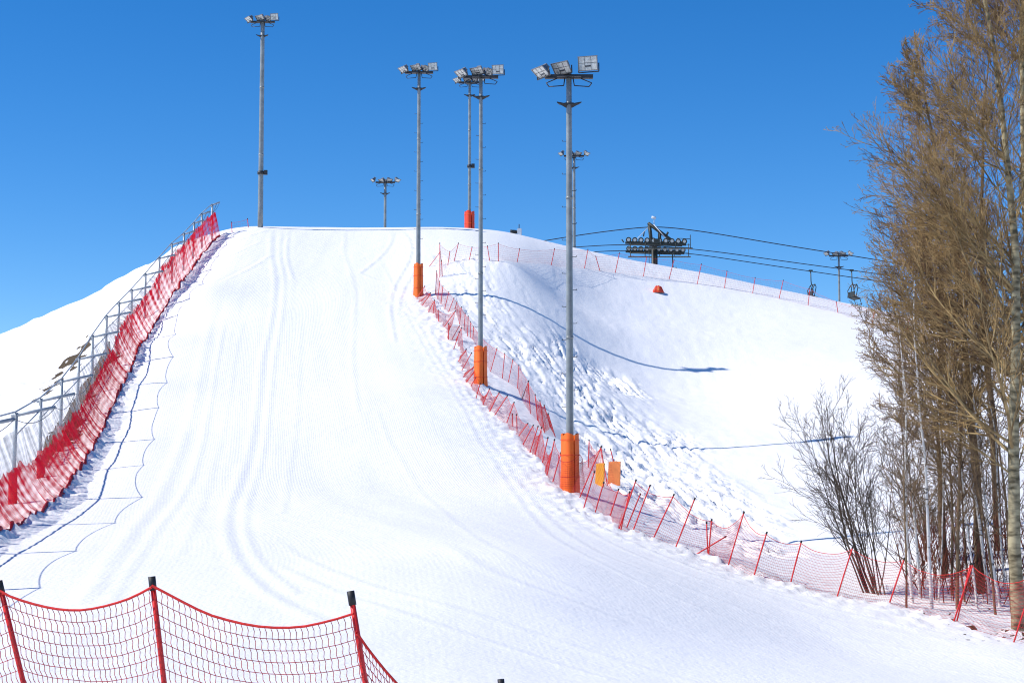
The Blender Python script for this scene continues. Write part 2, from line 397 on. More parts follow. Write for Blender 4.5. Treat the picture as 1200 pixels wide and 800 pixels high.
def build_terrain():
    def axis(breaks):
        out = [breaks[0][0]]
        for (a, b, s) in breaks:
            n = max(1, int(round((b - a) / s))); out += list(np.linspace(a, b, n + 1)[1:])
        return np.array(out)
    xs = axis([(-90,-50,4),(-50,-32,1.0),(-32,-22,0.25),(-22,-8,0.13),(-8,16,0.11),(16,22,0.3),(22,50,1.0),(50,90,4)])
    ys = axis([(-20,10,2.0),(10,24,0.5),(24,60,0.15),(60,118,0.15),(118,136,0.25),(136,200,2.0)])
    X, Y = np.meshgrid(xs, ys, indexing='ij')
    print('terrain', X.shape)
    Z = base_h(X, Y)
    # gentle natural unevenness
    Z = Z + 0.05 * fbm(X / 9, Y / 9, 3) * np.clip((Y - 20) / 20, 0, 1)
    # piste frame: u = share of the width from the left net to the right fence
    hx = np.interp(ys, hem[:, 1], hem[:, 0]); ee = edge[np.argsort(edge[:, 1])]
    ex = np.interp(ys, ee[:, 1], ee[:, 0])
    # lumps of pushed snow along both edges
    for P, w, amp, sc in ((hem, 0.55, 0.22, 0.40), (edge, 0.9, 0.14, 0.3)):
        reg = (X > P[:, 0].min() - 4) & (X < P[:, 0].max() + 4) & (Y > P[:, 1].min() - 4) & (Y < P[:, 1].max() + 4)
        xx, yy = X[reg], Y[reg]
        d, arc, sd = seg_dist(xx, yy, P)
        k = np.exp(-(d / w) ** 2)
        lump = np.clip(fbm(xx / sc, yy / sc, 3) + 0.15, 0, 2)
        Z[reg] += amp * k * lump + 0.05 * np.exp(-(d / (2.2 * w)) ** 2) * fbm(xx / 0.25, yy / 0.25, 2)
    reg = (X < -16) & (Y > 95) & (Y < 150)
    Z[reg] += 0.22 * np.clip(fbm(X[reg] / 1.6, Y[reg] / 1.6, 4), -0.5, 1.2) * np.clip((-16 - X[reg]) / 3, 0, 1) * np.clip((hem_x(Y[reg]) - 2 - X[reg]) / 2, 0, 1)
    # rough shaded bank
    reg = (X > rough[:, 0].min() - 3) & (X < rough[:, 0].max() + 3) & (Y > rough[:, 1].min() - 3) & (Y < rough[:, 1].max() + 3)
    xx, yy = X[reg], Y[reg]
    ins = in_poly(xx, yy, rough)
    d, _, _ = seg_dist(xx, yy, np.vstack([rough, rough[:1]]))
    k = np.clip(0.5 + np.where(ins, d, -d) / 2.4, 0, 1); k = k * k * (3 - 2 * k)
    xr = xx + 0.20 * (yy - 90) + 0.5 * vnoise(xx / 2.5, yy / 7); yr = yy
    xr = xr * 1.75; yr = yr * 1.35
    n1 = fbm(xr / 1.1, yr / 4.5, 3)
    n2 = 1 - np.abs(fbm(xr / 0.50, yr / 2.4, 3)) * 1.6
    n3 = fbm(xr / 0.24, yr / 0.95, 2)
    n4 = np.clip((fbm(xr / 0.42 + 9, yr / 1.6 + 4, 3) - 0.40) * 4, 0, 1); n5 = np.clip((fbm(xr / 0.36 + 31, yr / 0.8 + 14, 3) - 0.42) * 4, 0, 1)
    pk = np.clip(0.62 + 0.9 * fbm(xx / 4, yy / 8, 2), 0.10, 1.5)
    Z[reg] += k * pk * (0.13 * n1 + 0.085 * np.clip(n2, -1, 1) + 0.075 * n3 - 0.23 * n4 + 0.03 * n5)
    # faint ski marks on the open hill to the right
    reg2 = (X > 3) & (X < 40) & (Y > 58) & (Y < 132)
    Z[reg2] += 0.014 * fbm(X[reg2] / 0.5, Y[reg2] / 1.3, 3) + 0.02 * fbm(X[reg2] / 2.5, Y[reg2] / 1.0, 2)
    # groomer and ski tracks
    for pts, w, h in TRACKS:
        h = h * 0.58
        P = smooth_poly(gpoly(pts), 1.2, 4)
        reg = (X > P[:, 0].min() - 2) & (X < P[:, 0].max() + 2) & (Y > P[:, 1].min() - 2) & (Y < P[:, 1].max() + 2)
        xx, yy = X[reg], Y[reg]
        d, arc, sd = seg_dist(xx, yy, P)
        w2 = max(w, 0.11)
        crumb = 1 + (0.9 if h >= 0.03 else 0.3) * vnoise(arc / 0.35, sd / 0.25)
        Z[reg] += h * np.exp(-(sd / w2) ** 2) * (d < 4 * w2) * crumb * np.clip(arc / 2, 0, 1) - 0.5 * h * np.exp(-((sd - 2.2 * w2) / w2) ** 2) * (d < 4 * w2)
    # step between groomer passes
    inside = (X > hx[None] + 0.3) & (X < ex[None] - 0.3)
    fr = (X - hx[None]) / (ex - hx)[None]
    sm = lambda q: np.convolve(np.pad(q, 60, mode='edge'), np.hanning(121) / np.hanning(121).sum(), mode='valid')
    fr = (X - sm(hx)[None]) / (sm(ex) - sm(hx))[None]
    # border falls away to the plain
    e = np.maximum(np.clip((np.abs(X) - 55) / 35, 0, 1), np.maximum(np.clip((Y - 175) / 25, 0, 1), np.clip((-Y - 5) / 15, 0, 1)))
    e = e * e * (3 - 2 * e); Z = Z * (1 - e) + (-6.0) * e
    nx, ny = X.shape
    V = np.stack([X, Y, Z], -1)
    # outer ring to the horizon, same sheet
    mb = MB(); v, f = sheet(V); mb.add(v, f)
    idx = np.arange(nx * ny).reshape(nx, ny)
    loop = np.concatenate([idx[:, 0], idx[-1, 1:], idx[-2::-1, -1], idx[0, -2:0:-1]])
    lv = v[loop]; cen = np.array([0, 90, 0.])
    ring0 = loop; rings = [np.arange(len(loop))]
    dirs = lv - cen; dirs[:, 2] = 0; base = mb.n
    extra_v = []
    for s_, z_ in ((2.2, -7.5), (6, -9), (40, -12)):
        q = cen + dirs * s_; q[:, 2] = z_; extra_v.append(q)
    allv = np.concatenate([v] + extra_v)
    faces = [f]; prev = loop; nL = len(loop)
    for i in range(3):
        cur = base + i * nL + np.arange(nL)
        faces.append(np.stack([prev, cur, np.roll(cur, -1), np.roll(prev, -1)], -1)[:, ::-1]); prev = cur
    mb2 = MB(); mb2.add(allv, np.concatenate(faces))
    # uv: across the piste and along it, in metres
    U = np.clip(fr, -1, 2) * 14.0
    uvg = np.stack([U, Y], -1).reshape(-1, 2)
    uv = np.concatenate([uvg] + [q[:, :2] for q in extra_v])
    o = mb2.build('snow_slope', M['snow'], None, uv=uv)
    o['kind'] = 'structure'; o['label'] = 'white groomed ski slope rising to a hilltop'
    # attributes: where grooming shows, where bare earth shows
    me = o.data
    g = (inside & (Y < 128)).astype(float)
    soft = np.clip(np.minimum((X - hx[None]) / 2.0, (ex[None] - X) / 1.2), 0, 1) * (Y < 130) * np.clip((Y - 26) / 34, 0.22, 1) * np.clip(0.75 + 0.5 * vnoise(fr * 5, Y / 30), 0.3, 1)
    at = me.attributes.new('groomed', 'FLOAT', 'POINT')
    arr = np.zeros(len(allv), np.float32); arr[:nx * ny] = np.clip(soft, 0, 1).reshape(-1)
    at.data.foreach_set('value', arr)
    soil = np.zeros(X.shape)
    for px, py, r, st in ((80,436,0.8,3.4),(72,443,0.7,3.0),(90,418,0.7,3.0),(96,408,0.6,2.6),(62,452,0.6,2.6),(84,426,0.5,2.6),(70,436,0.4,2.0),(52,461,0.5,2.2)):
        c = ground(px, py)
        if c is None: continue
        dx = (X - c[0]) / r; dy = (Y - c[1]) / st
        soil = np.maximum(soil, np.clip(0.95 - np.hypot(dx, dy) + 0.8 * fbm(X / 0.35, Y / 0.7, 3), 0, 1))
    # earth bank under the tall net
    d, arc, sd = seg_dist(X, Y, hem - np.array([1.75, 0, 0]))
    kk = np.clip(1.25 - d / 0.7 + 0.5 * fbm(X / 0.5, Y / 0.7, 3), 0, 1) * ((Y > 74) & (Y < 104)) * np.clip(vnoise(Y / 3.1, Y * 0 + 3.3) + 0.75, 0, 1)
    soil = np.maximum(soil, kk)
    lit = np.clip(fbm(X / 0.16, Y / 0.22, 2) - 0.35, 0, 1) * 1.6 * ((X / np.maximum(Y, 1) > 0.236) & (Y > 44) & (Y < 57)) * np.clip(0.5 + fbm(X / 1.5, Y / 2.5, 2), 0, 1)
    soil = np.maximum(soil, lit)
    at = me.attributes.new('soil', 'FLOAT', 'POINT')
    arr = np.zeros(len(allv), np.float32); arr[:nx * ny] = soil.reshape(-1); at.data.foreach_set('value', arr)
    return xs, ys, Z

def snow_material():
    m = bpy.data.materials.new('groomed_snow'); m.use_nodes = True
    nt = m.node_tree; N = nt.nodes; L = nt.links; b = N['Principled BSDF']
    b.inputs['Roughness'].default_value = 0.75; b.inputs['Specular IOR Level'].default_value = 0.25
    tc = N.new('ShaderNodeTexCoord')
    def noise(vec, s, d=4, out='Fac'):
        n = N.new('ShaderNodeTexNoise'); n.inputs['Scale'].default_value = s; n.inputs['Detail'].default_value = d
        L.new(vec, n.inputs['Vector']); return n.outputs[out]
    def math_(op, a, b_=None, c=None, clamp=False):
        n = N.new('ShaderNodeMath'); n.operation = op; n.use_clamp = clamp
        for i, q in enumerate((a, b_, c)):
            if q is None: continue
            if isinstance(q, (int, float)): n.inputs[i].default_value = q
            else: L.new(q, n.inputs[i])
        return n.outputs[0]
    P = tc.outputs['Object']
    uv = N.new('ShaderNodeUVMap'); uv.uv_map = 'UVMap'
    ga = N.new('ShaderNodeAttribute'); ga.attribute_name = 'groomed'
    so = N.new('ShaderNodeAttribute'); so.attribute_name = 'soil'
    sx = N.new('ShaderNodeSeparateXYZ'); L.new(uv.outputs['UV'], sx.inputs[0])
    # groomer passes: stretched along the slope
    mp = N.new('ShaderNodeMapping'); mp.inputs['Scale'].default_value = (1.0, 0.045, 1); L.new(uv.outputs['UV'], mp.inputs['Vector'])
    streak = noise(mp.outputs['Vector'], 1.1, 6)
    mp2 = N.new('ShaderNodeMapping'); mp2.inputs['Scale'].default_value = (11.0, 0.25, 1); L.new(uv.outputs['UV'], mp2.inputs['Vector'])
    fine = noise(mp2.outputs['Vector'], 1.0, 3)
    mp3 = N.new('ShaderNodeMapping'); mp3.inputs['Scale'].default_value = (0.12, 2.6, 1); L.new(uv.outputs['UV'], mp3.inputs['Vector'])
    cross = noise(mp3.outputs['Vector'], 1.0, 4)
    cord = math_('SINE', math_('MULTIPLY', math_('ADD', sx.outputs[0], math_('MULTIPLY', streak, 0.3)), 2 * math.pi / 0.075))
    cordm = math_('MULTIPLY', cord, math_('MULTIPLY', ga.outputs['Fac'], 0.0028))
    grit = noise(P, 9.0, 5)
    h = math_('ADD', cordm, math_('MULTIPLY', grit, 0.026))
    h = math_('ADD', h, math_('MULTIPLY', noise(P, 1.3, 5), 0.05))
    h = math_('ADD', h, math_('MULTIPLY', math_('MULTIPLY', streak, ga.outputs['Fac']), 0.035))
    h = math_('ADD', h, math_('MULTIPLY', math_('MULTIPLY', fine, ga.outputs['Fac']), 0.0045))
    h = math_('ADD', h, math_('MULTIPLY', math_('MULTIPLY', cross, ga.outputs['Fac']), 0.02))
    bp = N.new('ShaderNodeBump'); bp.inputs['Strength'].default_value = 0.7; bp.inputs['Distance'].default_value = 1.0
    L.new(h, bp.inputs['Height']); L.new(bp.outputs['Normal'], b.inputs['Normal'])
    # packed snow is a little greyer in patches
    rp = N.new('ShaderNodeValToRGB'); rp.color_ramp.elements[0].position = 0.3; rp.color_ramp.elements[1].position = 0.62
    rp.color_ramp.elements[0].color = (0.85, 0.845, 0.84, 1); rp.color_ramp.elements[1].color = (0.91, 0.90, 0.885, 1)
    L.new(streak, rp.inputs['Fac'])
    rs = N.new('ShaderNodeValToRGB'); rs.color_ramp.elements[0].color = (0.035, 0.024, 0.012, 1); rs.color_ramp.elements[1].color = (0.13, 0.09, 0.045, 1)
    L.new(noise(P, 5, 5), rs.inputs['Fac'])
    st = math_('MULTIPLY', math_('SUBTRACT', so.outputs['Fac'], 0.42), 12.0, clamp=True)
    mx = N.new('ShaderNodeMixRGB'); L.new(st, mx.inputs[0]); L.new(rp.outputs['Color'], mx.inputs[1]); L.new(rs.outputs['Color'], mx.inputs[2])
    L.new(mx.outputs[0], b.inputs['Base Color'])
    return m
M['snow'] = snow_material()
TX, TY, TZ = build_terrain()
def gz(x, y):
    """height of the finished snow surface"""
    i = int(np.clip(np.searchsorted(TX, x) - 1, 0, len(TX) - 2)); j = int(np.clip(np.searchsorted(TY, y) - 1, 0, len(TY) - 2))
    fx = (x - TX[i]) / (TX[i + 1] - TX[i]); fy = (y - TY[j]) / (TY[j + 1] - TY[j])
    return float((TZ[i, j] * (1 - fx) + TZ[i + 1, j] * fx) * (1 - fy) + (TZ[i, j + 1] * (1 - fx) + TZ[i + 1, j + 1] * fx) * fy)
# ================================================================== floodlight poles
def tube_between(mb, a, b, r, sides=8, cap=True):
    mb.tubes(np.array([[a, b]]), np.array([[r, r]]), sides, cap); return mb

def flood(root, c, yaw, tilt, w=0.62, h=0.46, d=0.22, detail=True):
    """one floodlight: tapered housing, pale front, U bracket. yaw 0 faces the camera side (-Y); tilt down"""
    R = rotm(0, 0, yaw) @ rotm(tilt, 0, 0)
    c = np.array(c, float)
    mb = MB()
    f = 0.55
    v = np.array([[-w/2, -d/2, -h/2], [w/2, -d/2, -h/2], [w/2, -d/2, h/2], [-w/2, -d/2, h/2],
                  [-w/2*f, d/2, -h/2*f], [w/2*f, d/2, -h/2*f], [w/2*f, d/2, h/2*f], [-w/2*f, d/2, h/2*f]])
    mb.add(v @ R.T + c, [[0, 1, 2, 3], [7, 6, 5, 4], [0, 4, 5, 1], [1, 5, 6, 2], [2, 6, 7, 3], [3, 7, 4, 0]], False)
    # rim and gear box behind
    for q, s in (((0, -d/2-0.012, h/2), (w+0.05, 0.04, 0.03)), ((0, -d/2-0.012, -h/2), (w+0.05, 0.04, 0.03)), ((-w/2, -d/2-0.012, 0), (0.03, 0.045, h-0.035)), ((w/2, -d/2-0.012, 0), (0.03, 0.045, h-0.035)), ((0, d/2+0.07, 0), (0.24, 0.14, 0.2))):
        mb.box(R @ np.array(q) + c, s, R)
    ho = mb.build('floodlight', M['housing'], root)
    g = MB(); g.box(R @ np.array((0, -d/2-0.006, 0)) + c, (w-0.035, 0.012, h-0.035), R)
    lens = g.build('lens', M['reflector'], ho)
    if detail:
        g = MB()
        for x in (-0.17*w, 0.17*w): g.box(R @ np.array((x, -d/2-0.016, 0)) + c, (0.012, 0.008, h-0.05), R)
        g.box(R @ np.array((0, -d/2-0.018, 0.02)) + c, (w*0.9, 0.008, 0.014), R)
        g.box(R @ np.array((0, -d/2-0.018, -0.10)) + c, (w*0.3, 0.012, 0.06), R)
        g.build('guard_bar', M['glass'], ho)
    # bracket
    g = MB(); Rz = rotm(0, 0, yaw)
    pts = [(-w/2-0.03, 0, 0), (-w/2-0.03, 0.02, -h*0.62), (w/2+0.03, 0.02, -h*0.62), (w/2+0.03, 0, 0)]
    P = np.array([Rz @ np.array(p) + c for p in pts])
    for a, b in zip(P[:-1], P[1:]): tube_between(g, a, b, 0.022, 6)
    g.build('bracket', M['steel_dark'], ho)

def light_pole(px, py, D, H, label, padh=2.0, padr=0.36, padmat='pad', r0=0.15, r1=0.085, variant=0, yaw=0.0, pegs=True, group='floodlight poles on the slope', padded=True, lean=0.0, rings=None, sink=0.3):
    a, b = ray(px, py)
    if D is None:
        g = ground(px, py); x, y = g[0], g[1]
    else: x, y = a * D, D
    z = gz(x, y)
    root = empty('floodlight_pole', (x, y, z), label, 'light pole', group)
    B = np.array([x, y, z])
    mb = MB(); k = 10; t = np.linspace(0, 1, k)
    P = np.stack([x + lean * t * H, y + 0 * t, z - sink + t * (H + sink)], -1)
    # tapering steel mast in three sections with collars
    mb.tubes(P[None], (r0 + (r1 - r0) * t)[None], 16, True)
    mb.build('mast', M['steel'], root)
    for q in (0.36, 0.70):
        g = MB(); c = B + np.array([lean * q * H, 0, q * H]); rr = r0 + (r1 - r0) * q + 0.014
        g.tubes(np.array([[c, c + (0, 0, 0.10)]]), np.array([[rr, rr]]), 16, True); g.build('collar', M['steel'], root)
    top = B + np.array([lean * H, 0, H])
    Rz = rotm(0, 0, yaw)
    def at(p): return top + Rz @ np.array(p, float)
    g = MB()
    g.box(at((0, 0, -0.26)), (1.8, 0.22, 0.14), Rz); g.box(at((0, 0.24, -0.24)), (1.3, 0.10, 0.09), Rz)
    g.box(at((0.0, -0.2, -0.30)), (0.9, 0.22, 0.03), Rz)
    g.build('crossarm', M['steel_dark'], root)
    for s in (-1, 1):
        g = MB(); Q = [at((s*0.15, 0, -0.3)), at((s*0.2, -0.1, -0.62)), at((s*0.75, -0.1, -0.66)), at((s*0.85, -0.1, -0.52)), at((s*0.45, 0, -0.33))]
        for u, v in zip(Q[:-1], Q[1:]): tube_between(g, u, v, 0.02, 6)
        g.build('service_hoop', M['steel_dark'], root)
    if variant == 0:
        flood(root, at((-0.98, -0.05, -0.02)), yaw - 1.05, 0.85, 0.78, 0.46)
        flood(root, at((-0.22, -0.10, 0.10)), yaw - 0.75, 0.62, 0.78, 0.46)
        flood(root, at((0.74, -0.02, 0.24)), yaw - 0.30, 0.20, 0.72, 0.52)
    elif variant == 1:
        flood(root, at((-0.95, -0.05, 0.0)), yaw - 1.0, 0.85, 0.80, 0.44)
        flood(root, at((-0.15, -0.10, 0.10)), yaw - 0.6, 0.75, 0.70, 0.40)
        flood(root, at((0.35, 0.18, 0.10)), yaw + 1.0, 0.5, 0.5, 0.36)
        flood(root, at((0.90, -0.02, 0.12)), yaw - 0.2, 0.15, 0.58, 0.46)
    else:
        flood(root, at((-1.10, -0.05, 0.0)), yaw - 1.2, 0.9, 0.62, 0.36, detail=False)
        flood(root, at((-0.3, -0.1, -0.05)), yaw - 0.7, 0.75, 0.55, 0.36, detail=False)
        flood(root, at((0.35, -0.05, -0.02)), yaw + 0.6, 0.75, 0.55, 0.36, detail=False)
        flood(root, at((1.10, -0.02, 0.0)), yaw + 1.0, 0.9, 0.62, 0.36, detail=False)
    # lower service plate with gussets
    c = top + np.array([0, 0, -1.30]); g = MB()
    for s in (-1, 1):
        v = np.array([[s*0.06, -0.10, 0.0], [s*0.46, -0.22, 0.05], [s*0.36, 0.16, 0.05], [s*0.06, 0.12, 0.0], [s*0.06, -0.10, -0.03], [s*0.46, -0.22, 0.01], [s*0.36, 0.16, 0.01], [s*0.06, 0.12, -0.03], [s*0.05, 0, -0.18]])
        f = [[0, 1, 2, 3], [7, 6, 5, 4], [0, 4, 5, 1], [1, 5, 6, 2], [2, 6, 7, 3], [3, 7, 4, 0]]
        g.add((v @ Rz.T) + c, f, False); g.add((v[[4, 5, 8]]) @ Rz.T + c, [[0, 1, 2]], False)
    g.box(c, (0.34, 0.30, 0.06), Rz)
    g.build('service_plate', M['steel_dark'], root)
    if rings:
        for q in rings:
            g = MB(); cc = B + np.array([0.0, -0.02, q * H]); rr = r0 + 0.06
            g.tubes(np.array([[cc, cc + (0, 0, 0.22)]]), np.array([[rr, rr]]), 12, True)
            g.box(cc + (rr + 0.10, -0.05, 0.13), (0.26, 0.20, 0.34)); g.build('junction_box', M['steel_dark'], root)
    if pegs:
        n = 0; hgt = 3.0
        while hgt < H - 2.3:
            s = 1 if n % 2 else -1; q = hgt / H; rr = r0 + (r1 - r0) * q
            a0 = B + np.array([lean * hgt + s * (rr - 0.01), 0, hgt]); g = MB()
            L_ = 0.15
            tube_between(g, a0, a0 + (s * L_, 0, 0), 0.011, 5); tube_between(g, a0 + (s * L_, 0, -0.005), a0 + (s * (L_ + 0.01), 0, 0.05), 0.011, 5)
            g.build('step_peg', M['steel_dark'], root); hgt += 0.62; n += 1
    if padded:
        # thick mat wrapped round the foot, a fold down its front and an open seam
        na = 26; nz_ = 14; th = np.linspace(0.12, 2 * math.pi - 0.12, na) + math.radians(-60)
        zz = np.linspace(-0.15, padh, nz_)
        TH, ZZ = np.meshgrid(th, zz, indexing='ij')
        sq = 1.0 + 0.16 * np.cos(3 * (TH + 1.6)) + 0.03 * vnoise(TH * 2, ZZ * 2 + x)
        lobe = padr * sq * (1 - 0.06 * np.clip(ZZ / padh, 0, 1) + 0.05 * np.clip(1 - ZZ / 0.6, 0, 1))
        topw = ZZ + (ZZ > padh * 0.93) * 0.05 * np.sin(TH * 3 + 1)
        out_ = np.stack([x + lobe * np.cos(TH), y + lobe * np.sin(TH), z + topw], -1)
        inn = np.stack([x + (lobe - 0.07) * np.cos(TH), y + (lobe - 0.07) * np.sin(TH), z + topw], -1)
        g = MB(); v, f = sheet(out_); g.add(v, f[:, ::-1]); v, f = sheet(inn); g.add(v, f)
        edge_t = np.stack([out_[:, -1], inn[:, -1]], 1); v, f = sheet(edge_t); g.add(v, f)
        for e in (0, -1):
            ed = np.stack([out_[e], inn[e]], 1); v, f = sheet(ed); g.add(v, f)
        g.build('padding', M[padmat], root)
        for q in (0.22, 0.62, 0.9):
            g = MB(); t_ = np.linspace(0, 2 * math.pi, 30); rr = padr * (1.0 + 0.16 * np.cos(3 * (t_ + 1.6))) + 0.012
            g.tubes(np.stack([x + rr * np.cos(t_), y + rr * np.sin(t_), z + padh * q + 0 * t_], -1)[None], np.full((1, 30), 0.010), 4)
            g.build('strap', M['pad_red'] if padmat == 'pad' else M['pad'], root)
    return root

light_pole(668, 574, None, 15.35, 'nearest and tallest floodlight pole with orange padding, beside the two small orange mats', variant=0, r0=0.145, r1=0.10, padr=0.33)
light_pole(563, 452, None, 15.9, 'floodlight pole with orange padding standing inside the double net fence halfway up the slope', variant=1, r0=0.13, r1=0.09, padr=0.33)
light_pole(490, 346, None, 14.3, 'floodlight pole with orange padding at the upper end of the piste edge fence', variant=1, r0=0.15, r1=0.10, padr=0.29)
light_pole(550, 287, 136, 13.1, 'floodlight pole standing just behind the hill crest with its red padding on the skyline', variant=1, r0=0.13, r1=0.10, padr=0.40, padmat='pad_red', padh=2.6, pegs=False, rings=(0.47,))
light_pole(305, 266, 124.5, 14.8, 'grey light pole without padding on the left shoulder of the hilltop', variant=1, r0=0.20, r1=0.15, padded=False, pegs=False, rings=(0.265,))
light_pole(451, 300, 158, 13.0, 'short distant floodlight pole rising behind the middle of the crest', variant=2, r0=0.15, r1=0.12, padded=False, pegs=False)
light_pole(673, 300, 150, 13.0, 'distant floodlight pole seen right behind the nearest tall pole', variant=2, r0=0.15, r1=0.12, padded=False, pegs=False)
light_pole(984, 375, 160, 9.0, 'small distant light pole between the two hanging lift chairs', variant=2, r0=0.13, r1=0.09, padded=False, pegs=False)

# correct the mast heights of the far poles so that the heads stand where they are seen
def lift_head(o, py_top):
    x, y, z = o.location; want = pt(600, py_top, y)[2]
    cur = max((c.matrix_local.translation.z + max(v.co.z for v in c.data.vertices)) for c in o.children if c.name.startswith('crossarm')) + z
    k = want - cur
    for c in o.children:
        nm = c.name.split('.')[0]
        if nm == 'mast':
            for v in c.data.vertices:
                if v.co.z > 3: v.co.z += k * (v.co.z - 3) / max(1e-3, (cur - z - 3))
        elif nm in ('padding', 'strap'): pass
        elif nm in ('collar', 'junction_box', 'step_peg'):
            for v in c.data.vertices: v.co.z += 0
        else: c.location.z += k
for o in list(COL.objects):
    if o.name.startswith('floodlight_pole'):
        t = o['label']
        for key, yt in (('nearest and tallest', 88), ('halfway', 89), ('upper end', 84), ('just behind', 96), ('left shoulder', 25), ('middle of the crest', 213), ('right behind', 182), ('between the two', 299)):
            if key in t: lift_head(o, yt)

# ================================================================== net fences
def pole_mesh(a, b, r=0.017):
    """red plastic pole with a socket foot, a as foot and b as top"""
    mb = MB(); n = 6; t = np.linspace(0, 1, n)[:, None]; a = np.array(a); b = np.array(b)
    P = a + (b - a) * t; bend = 0.012 * np.sin(t[:, 0] * math.pi); P[:, 1] += bend
    mb.tubes(P[None], np.full((1, n), r), 8, True); return mb
def cap_mesh(a, b, r=0.021, L=0.09):
    a = np.array(a); b = np.array(b); d = (b - a) / np.linalg.norm(b - a)
    mb = MB(); mb.tubes(np.array([[b - d * L, b + d * 0.012]]), np.array([[r, r]]), 8, True); return mb

def add_pole(root, a, b, r=0.017, cap=True, m='pole_red', capL=0.06):
    p = pole_mesh(a, b, r).build('post', M[m], root)
    if cap: cap_mesh(a, b, r * 1.35, capL).build('cap', M['cap'], p)
    return p

def net_panel(root, a0, a1, b0, b1, rows, cell, rad, sag=0.12, belly=0.05, m='net_red', rope=None, kv=10, seed=0, slump=0.0, vr=1.0, name='net_panel'):
    """cord net between two poles: a0/a1 foot and head of the first, b0/b1 of the second"""
    a0, a1, b0, b1 = map(lambda q: np.array(q, float), (a0, a1, b0, b1))
    L = np.linalg.norm(b1 - a1); n = max(3, int(L / cell))
    r = np.random.default_rng(seed + 5)
    def S(u, v):            # u along, v from foot 0 to head 1
        u = np.asarray(u, float); v = np.asarray(v, float)
        A = a0 + (a1 - a0) * v[..., None]; B = b0 + (b1 - b0) * v[..., None]
        p = A + (B - A) * u[..., None]
        s = 4 * u * (1 - u)
        p[..., 2] -= sag * L * s * (0.25 + 0.75 * v)
        wob = fbm(u * L * 1.6 + seed, v * 2.2 + seed * 1.7, 3)
        p[..., 1] += belly * s * np.sin(v * math.pi) + 0.02 * wob * s
        p[..., 0] += 0.018 * fbm(u * L * 2.6 + seed * 2, v * 3 + 3.3, 2) * (s > 0.02)
        p[..., 2] += 0.018 * fbm(u * L * 2.1 - seed, v * 3.7, 2) * s
        return p
    mb = MB()
    kh = max(8, int(L / 0.12)); u = np.linspace(0, 1, kh)
    vv = np.linspace(0, 1, rows)
    U, V = np.meshgrid(u, vv[:-1], indexing='xy'); mb.tubes(S(U, V), np.full(U.shape, rad), 3)
    uu = (np.arange(n) + 0.5) / n; v2 = np.linspace(0, 1, max(kv, 4))
    Vv, Uu = np.meshgrid(v2, uu, indexing='xy')
    P = S(Uu, Vv); zig = 0.1 * cell * np.where((np.arange(len(v2)) % 2) == 0, 1, -1)
    P[..., 0] += zig[None, :]
    mb.tubes(P, np.full(Uu.shape, rad * vr), 3)
    pn = mb.build(name, M[m], root)
    g = MB(); U = np.linspace(0, 1, max(kh, 14)); g.tubes(S(U, np.ones_like(U))[None], np.full((1, len(U)), rope or rad * 2.2), 6)
    g.build('top_rope', M['rope'], pn)
    return pn

def seated(pxb, pyb, pxt, pyt, D=None, dy=0.0, sink=0.12):
    """foot on the snow where it is seen, head from its seen height"""
    if D is None:
        g = ground(pxb, pyb)
    else:
        a, b = ray(pxb, pyb); g = np.array([a * D, D, 0.])
    x, y = g[0], g[1]; z = gz(x, y)
    q = pt(pxt, pyt, y + dy)
    foot = np.array([x, y, z]); d = (q - foot); foot = foot - d / np.linalg.norm(d) * sink
    return foot, q

# ---- foreground fence, on the knoll next to the photographer
FG = empty('net_fence', pt(180, 690, 12.0)[0:3] * np.array([1, 1, 0]) + np.array([0, 0, gz(pt(180, 690, 12)[0], 12.0)]), 'closest orange-red net fence with thick black-capped posts at the bottom left corner', 'net fence', 'net fences on the slope')
fgp = []
for (xt, yt, xb, yb, D) in ((-228, 692, -190, 800, 12.9), (-1, 682, 27, 800, 12.3), (178, 677, 192, 800, 12.0), (411, 694, 428, 800, 11.7), (587, 797, 596, 900, 13.2), (700, 900, 706, 960, 14.6)):
    tp = pt(xt, yt, D); b1 = pt(xb, yb, D - 0.02)
    d = b1 - tp; d /= abs(d[2]); zg = gz(tp[0], D); foot = tp + d * (tp[2] - zg + 0.15)
    fgp.append((foot, tp)); add_pole(FG, foot, tp, 0.0195, True, capL=0.085)
hang = [(0.075, 0.075), (0.06, 0.06), (0.05, 0.14), (0.27, 0.50), (0.3, 0.3)]
for i in range(len(fgp) - 1):
    (f0, t0), (f1, t1) = fgp[i], fgp[i + 1]
    u0 = (t0 - f0) / np.linalg.norm(t0 - f0); u1 = (t1 - f1) / np.linalg.norm(t1 - f1)
    h0, h1 = hang[i]
    a1 = t0 - u0 * h0 + (0, -0.03, 0); b1 = t1 - u1 * h1 + (0, -0.03, 0)
    net_panel(FG, f0 + u0 * 0.25 + (0, -0.03, 0), a1, f1 + u1 * 0.25 + (0, -0.03, 0), b1, 19, 0.043, 0.0029, sag=0.115 if i < 3 else 0.09, belly=0.07, m='net_mid', rope=0.0095, kv=40, seed=i + 1)

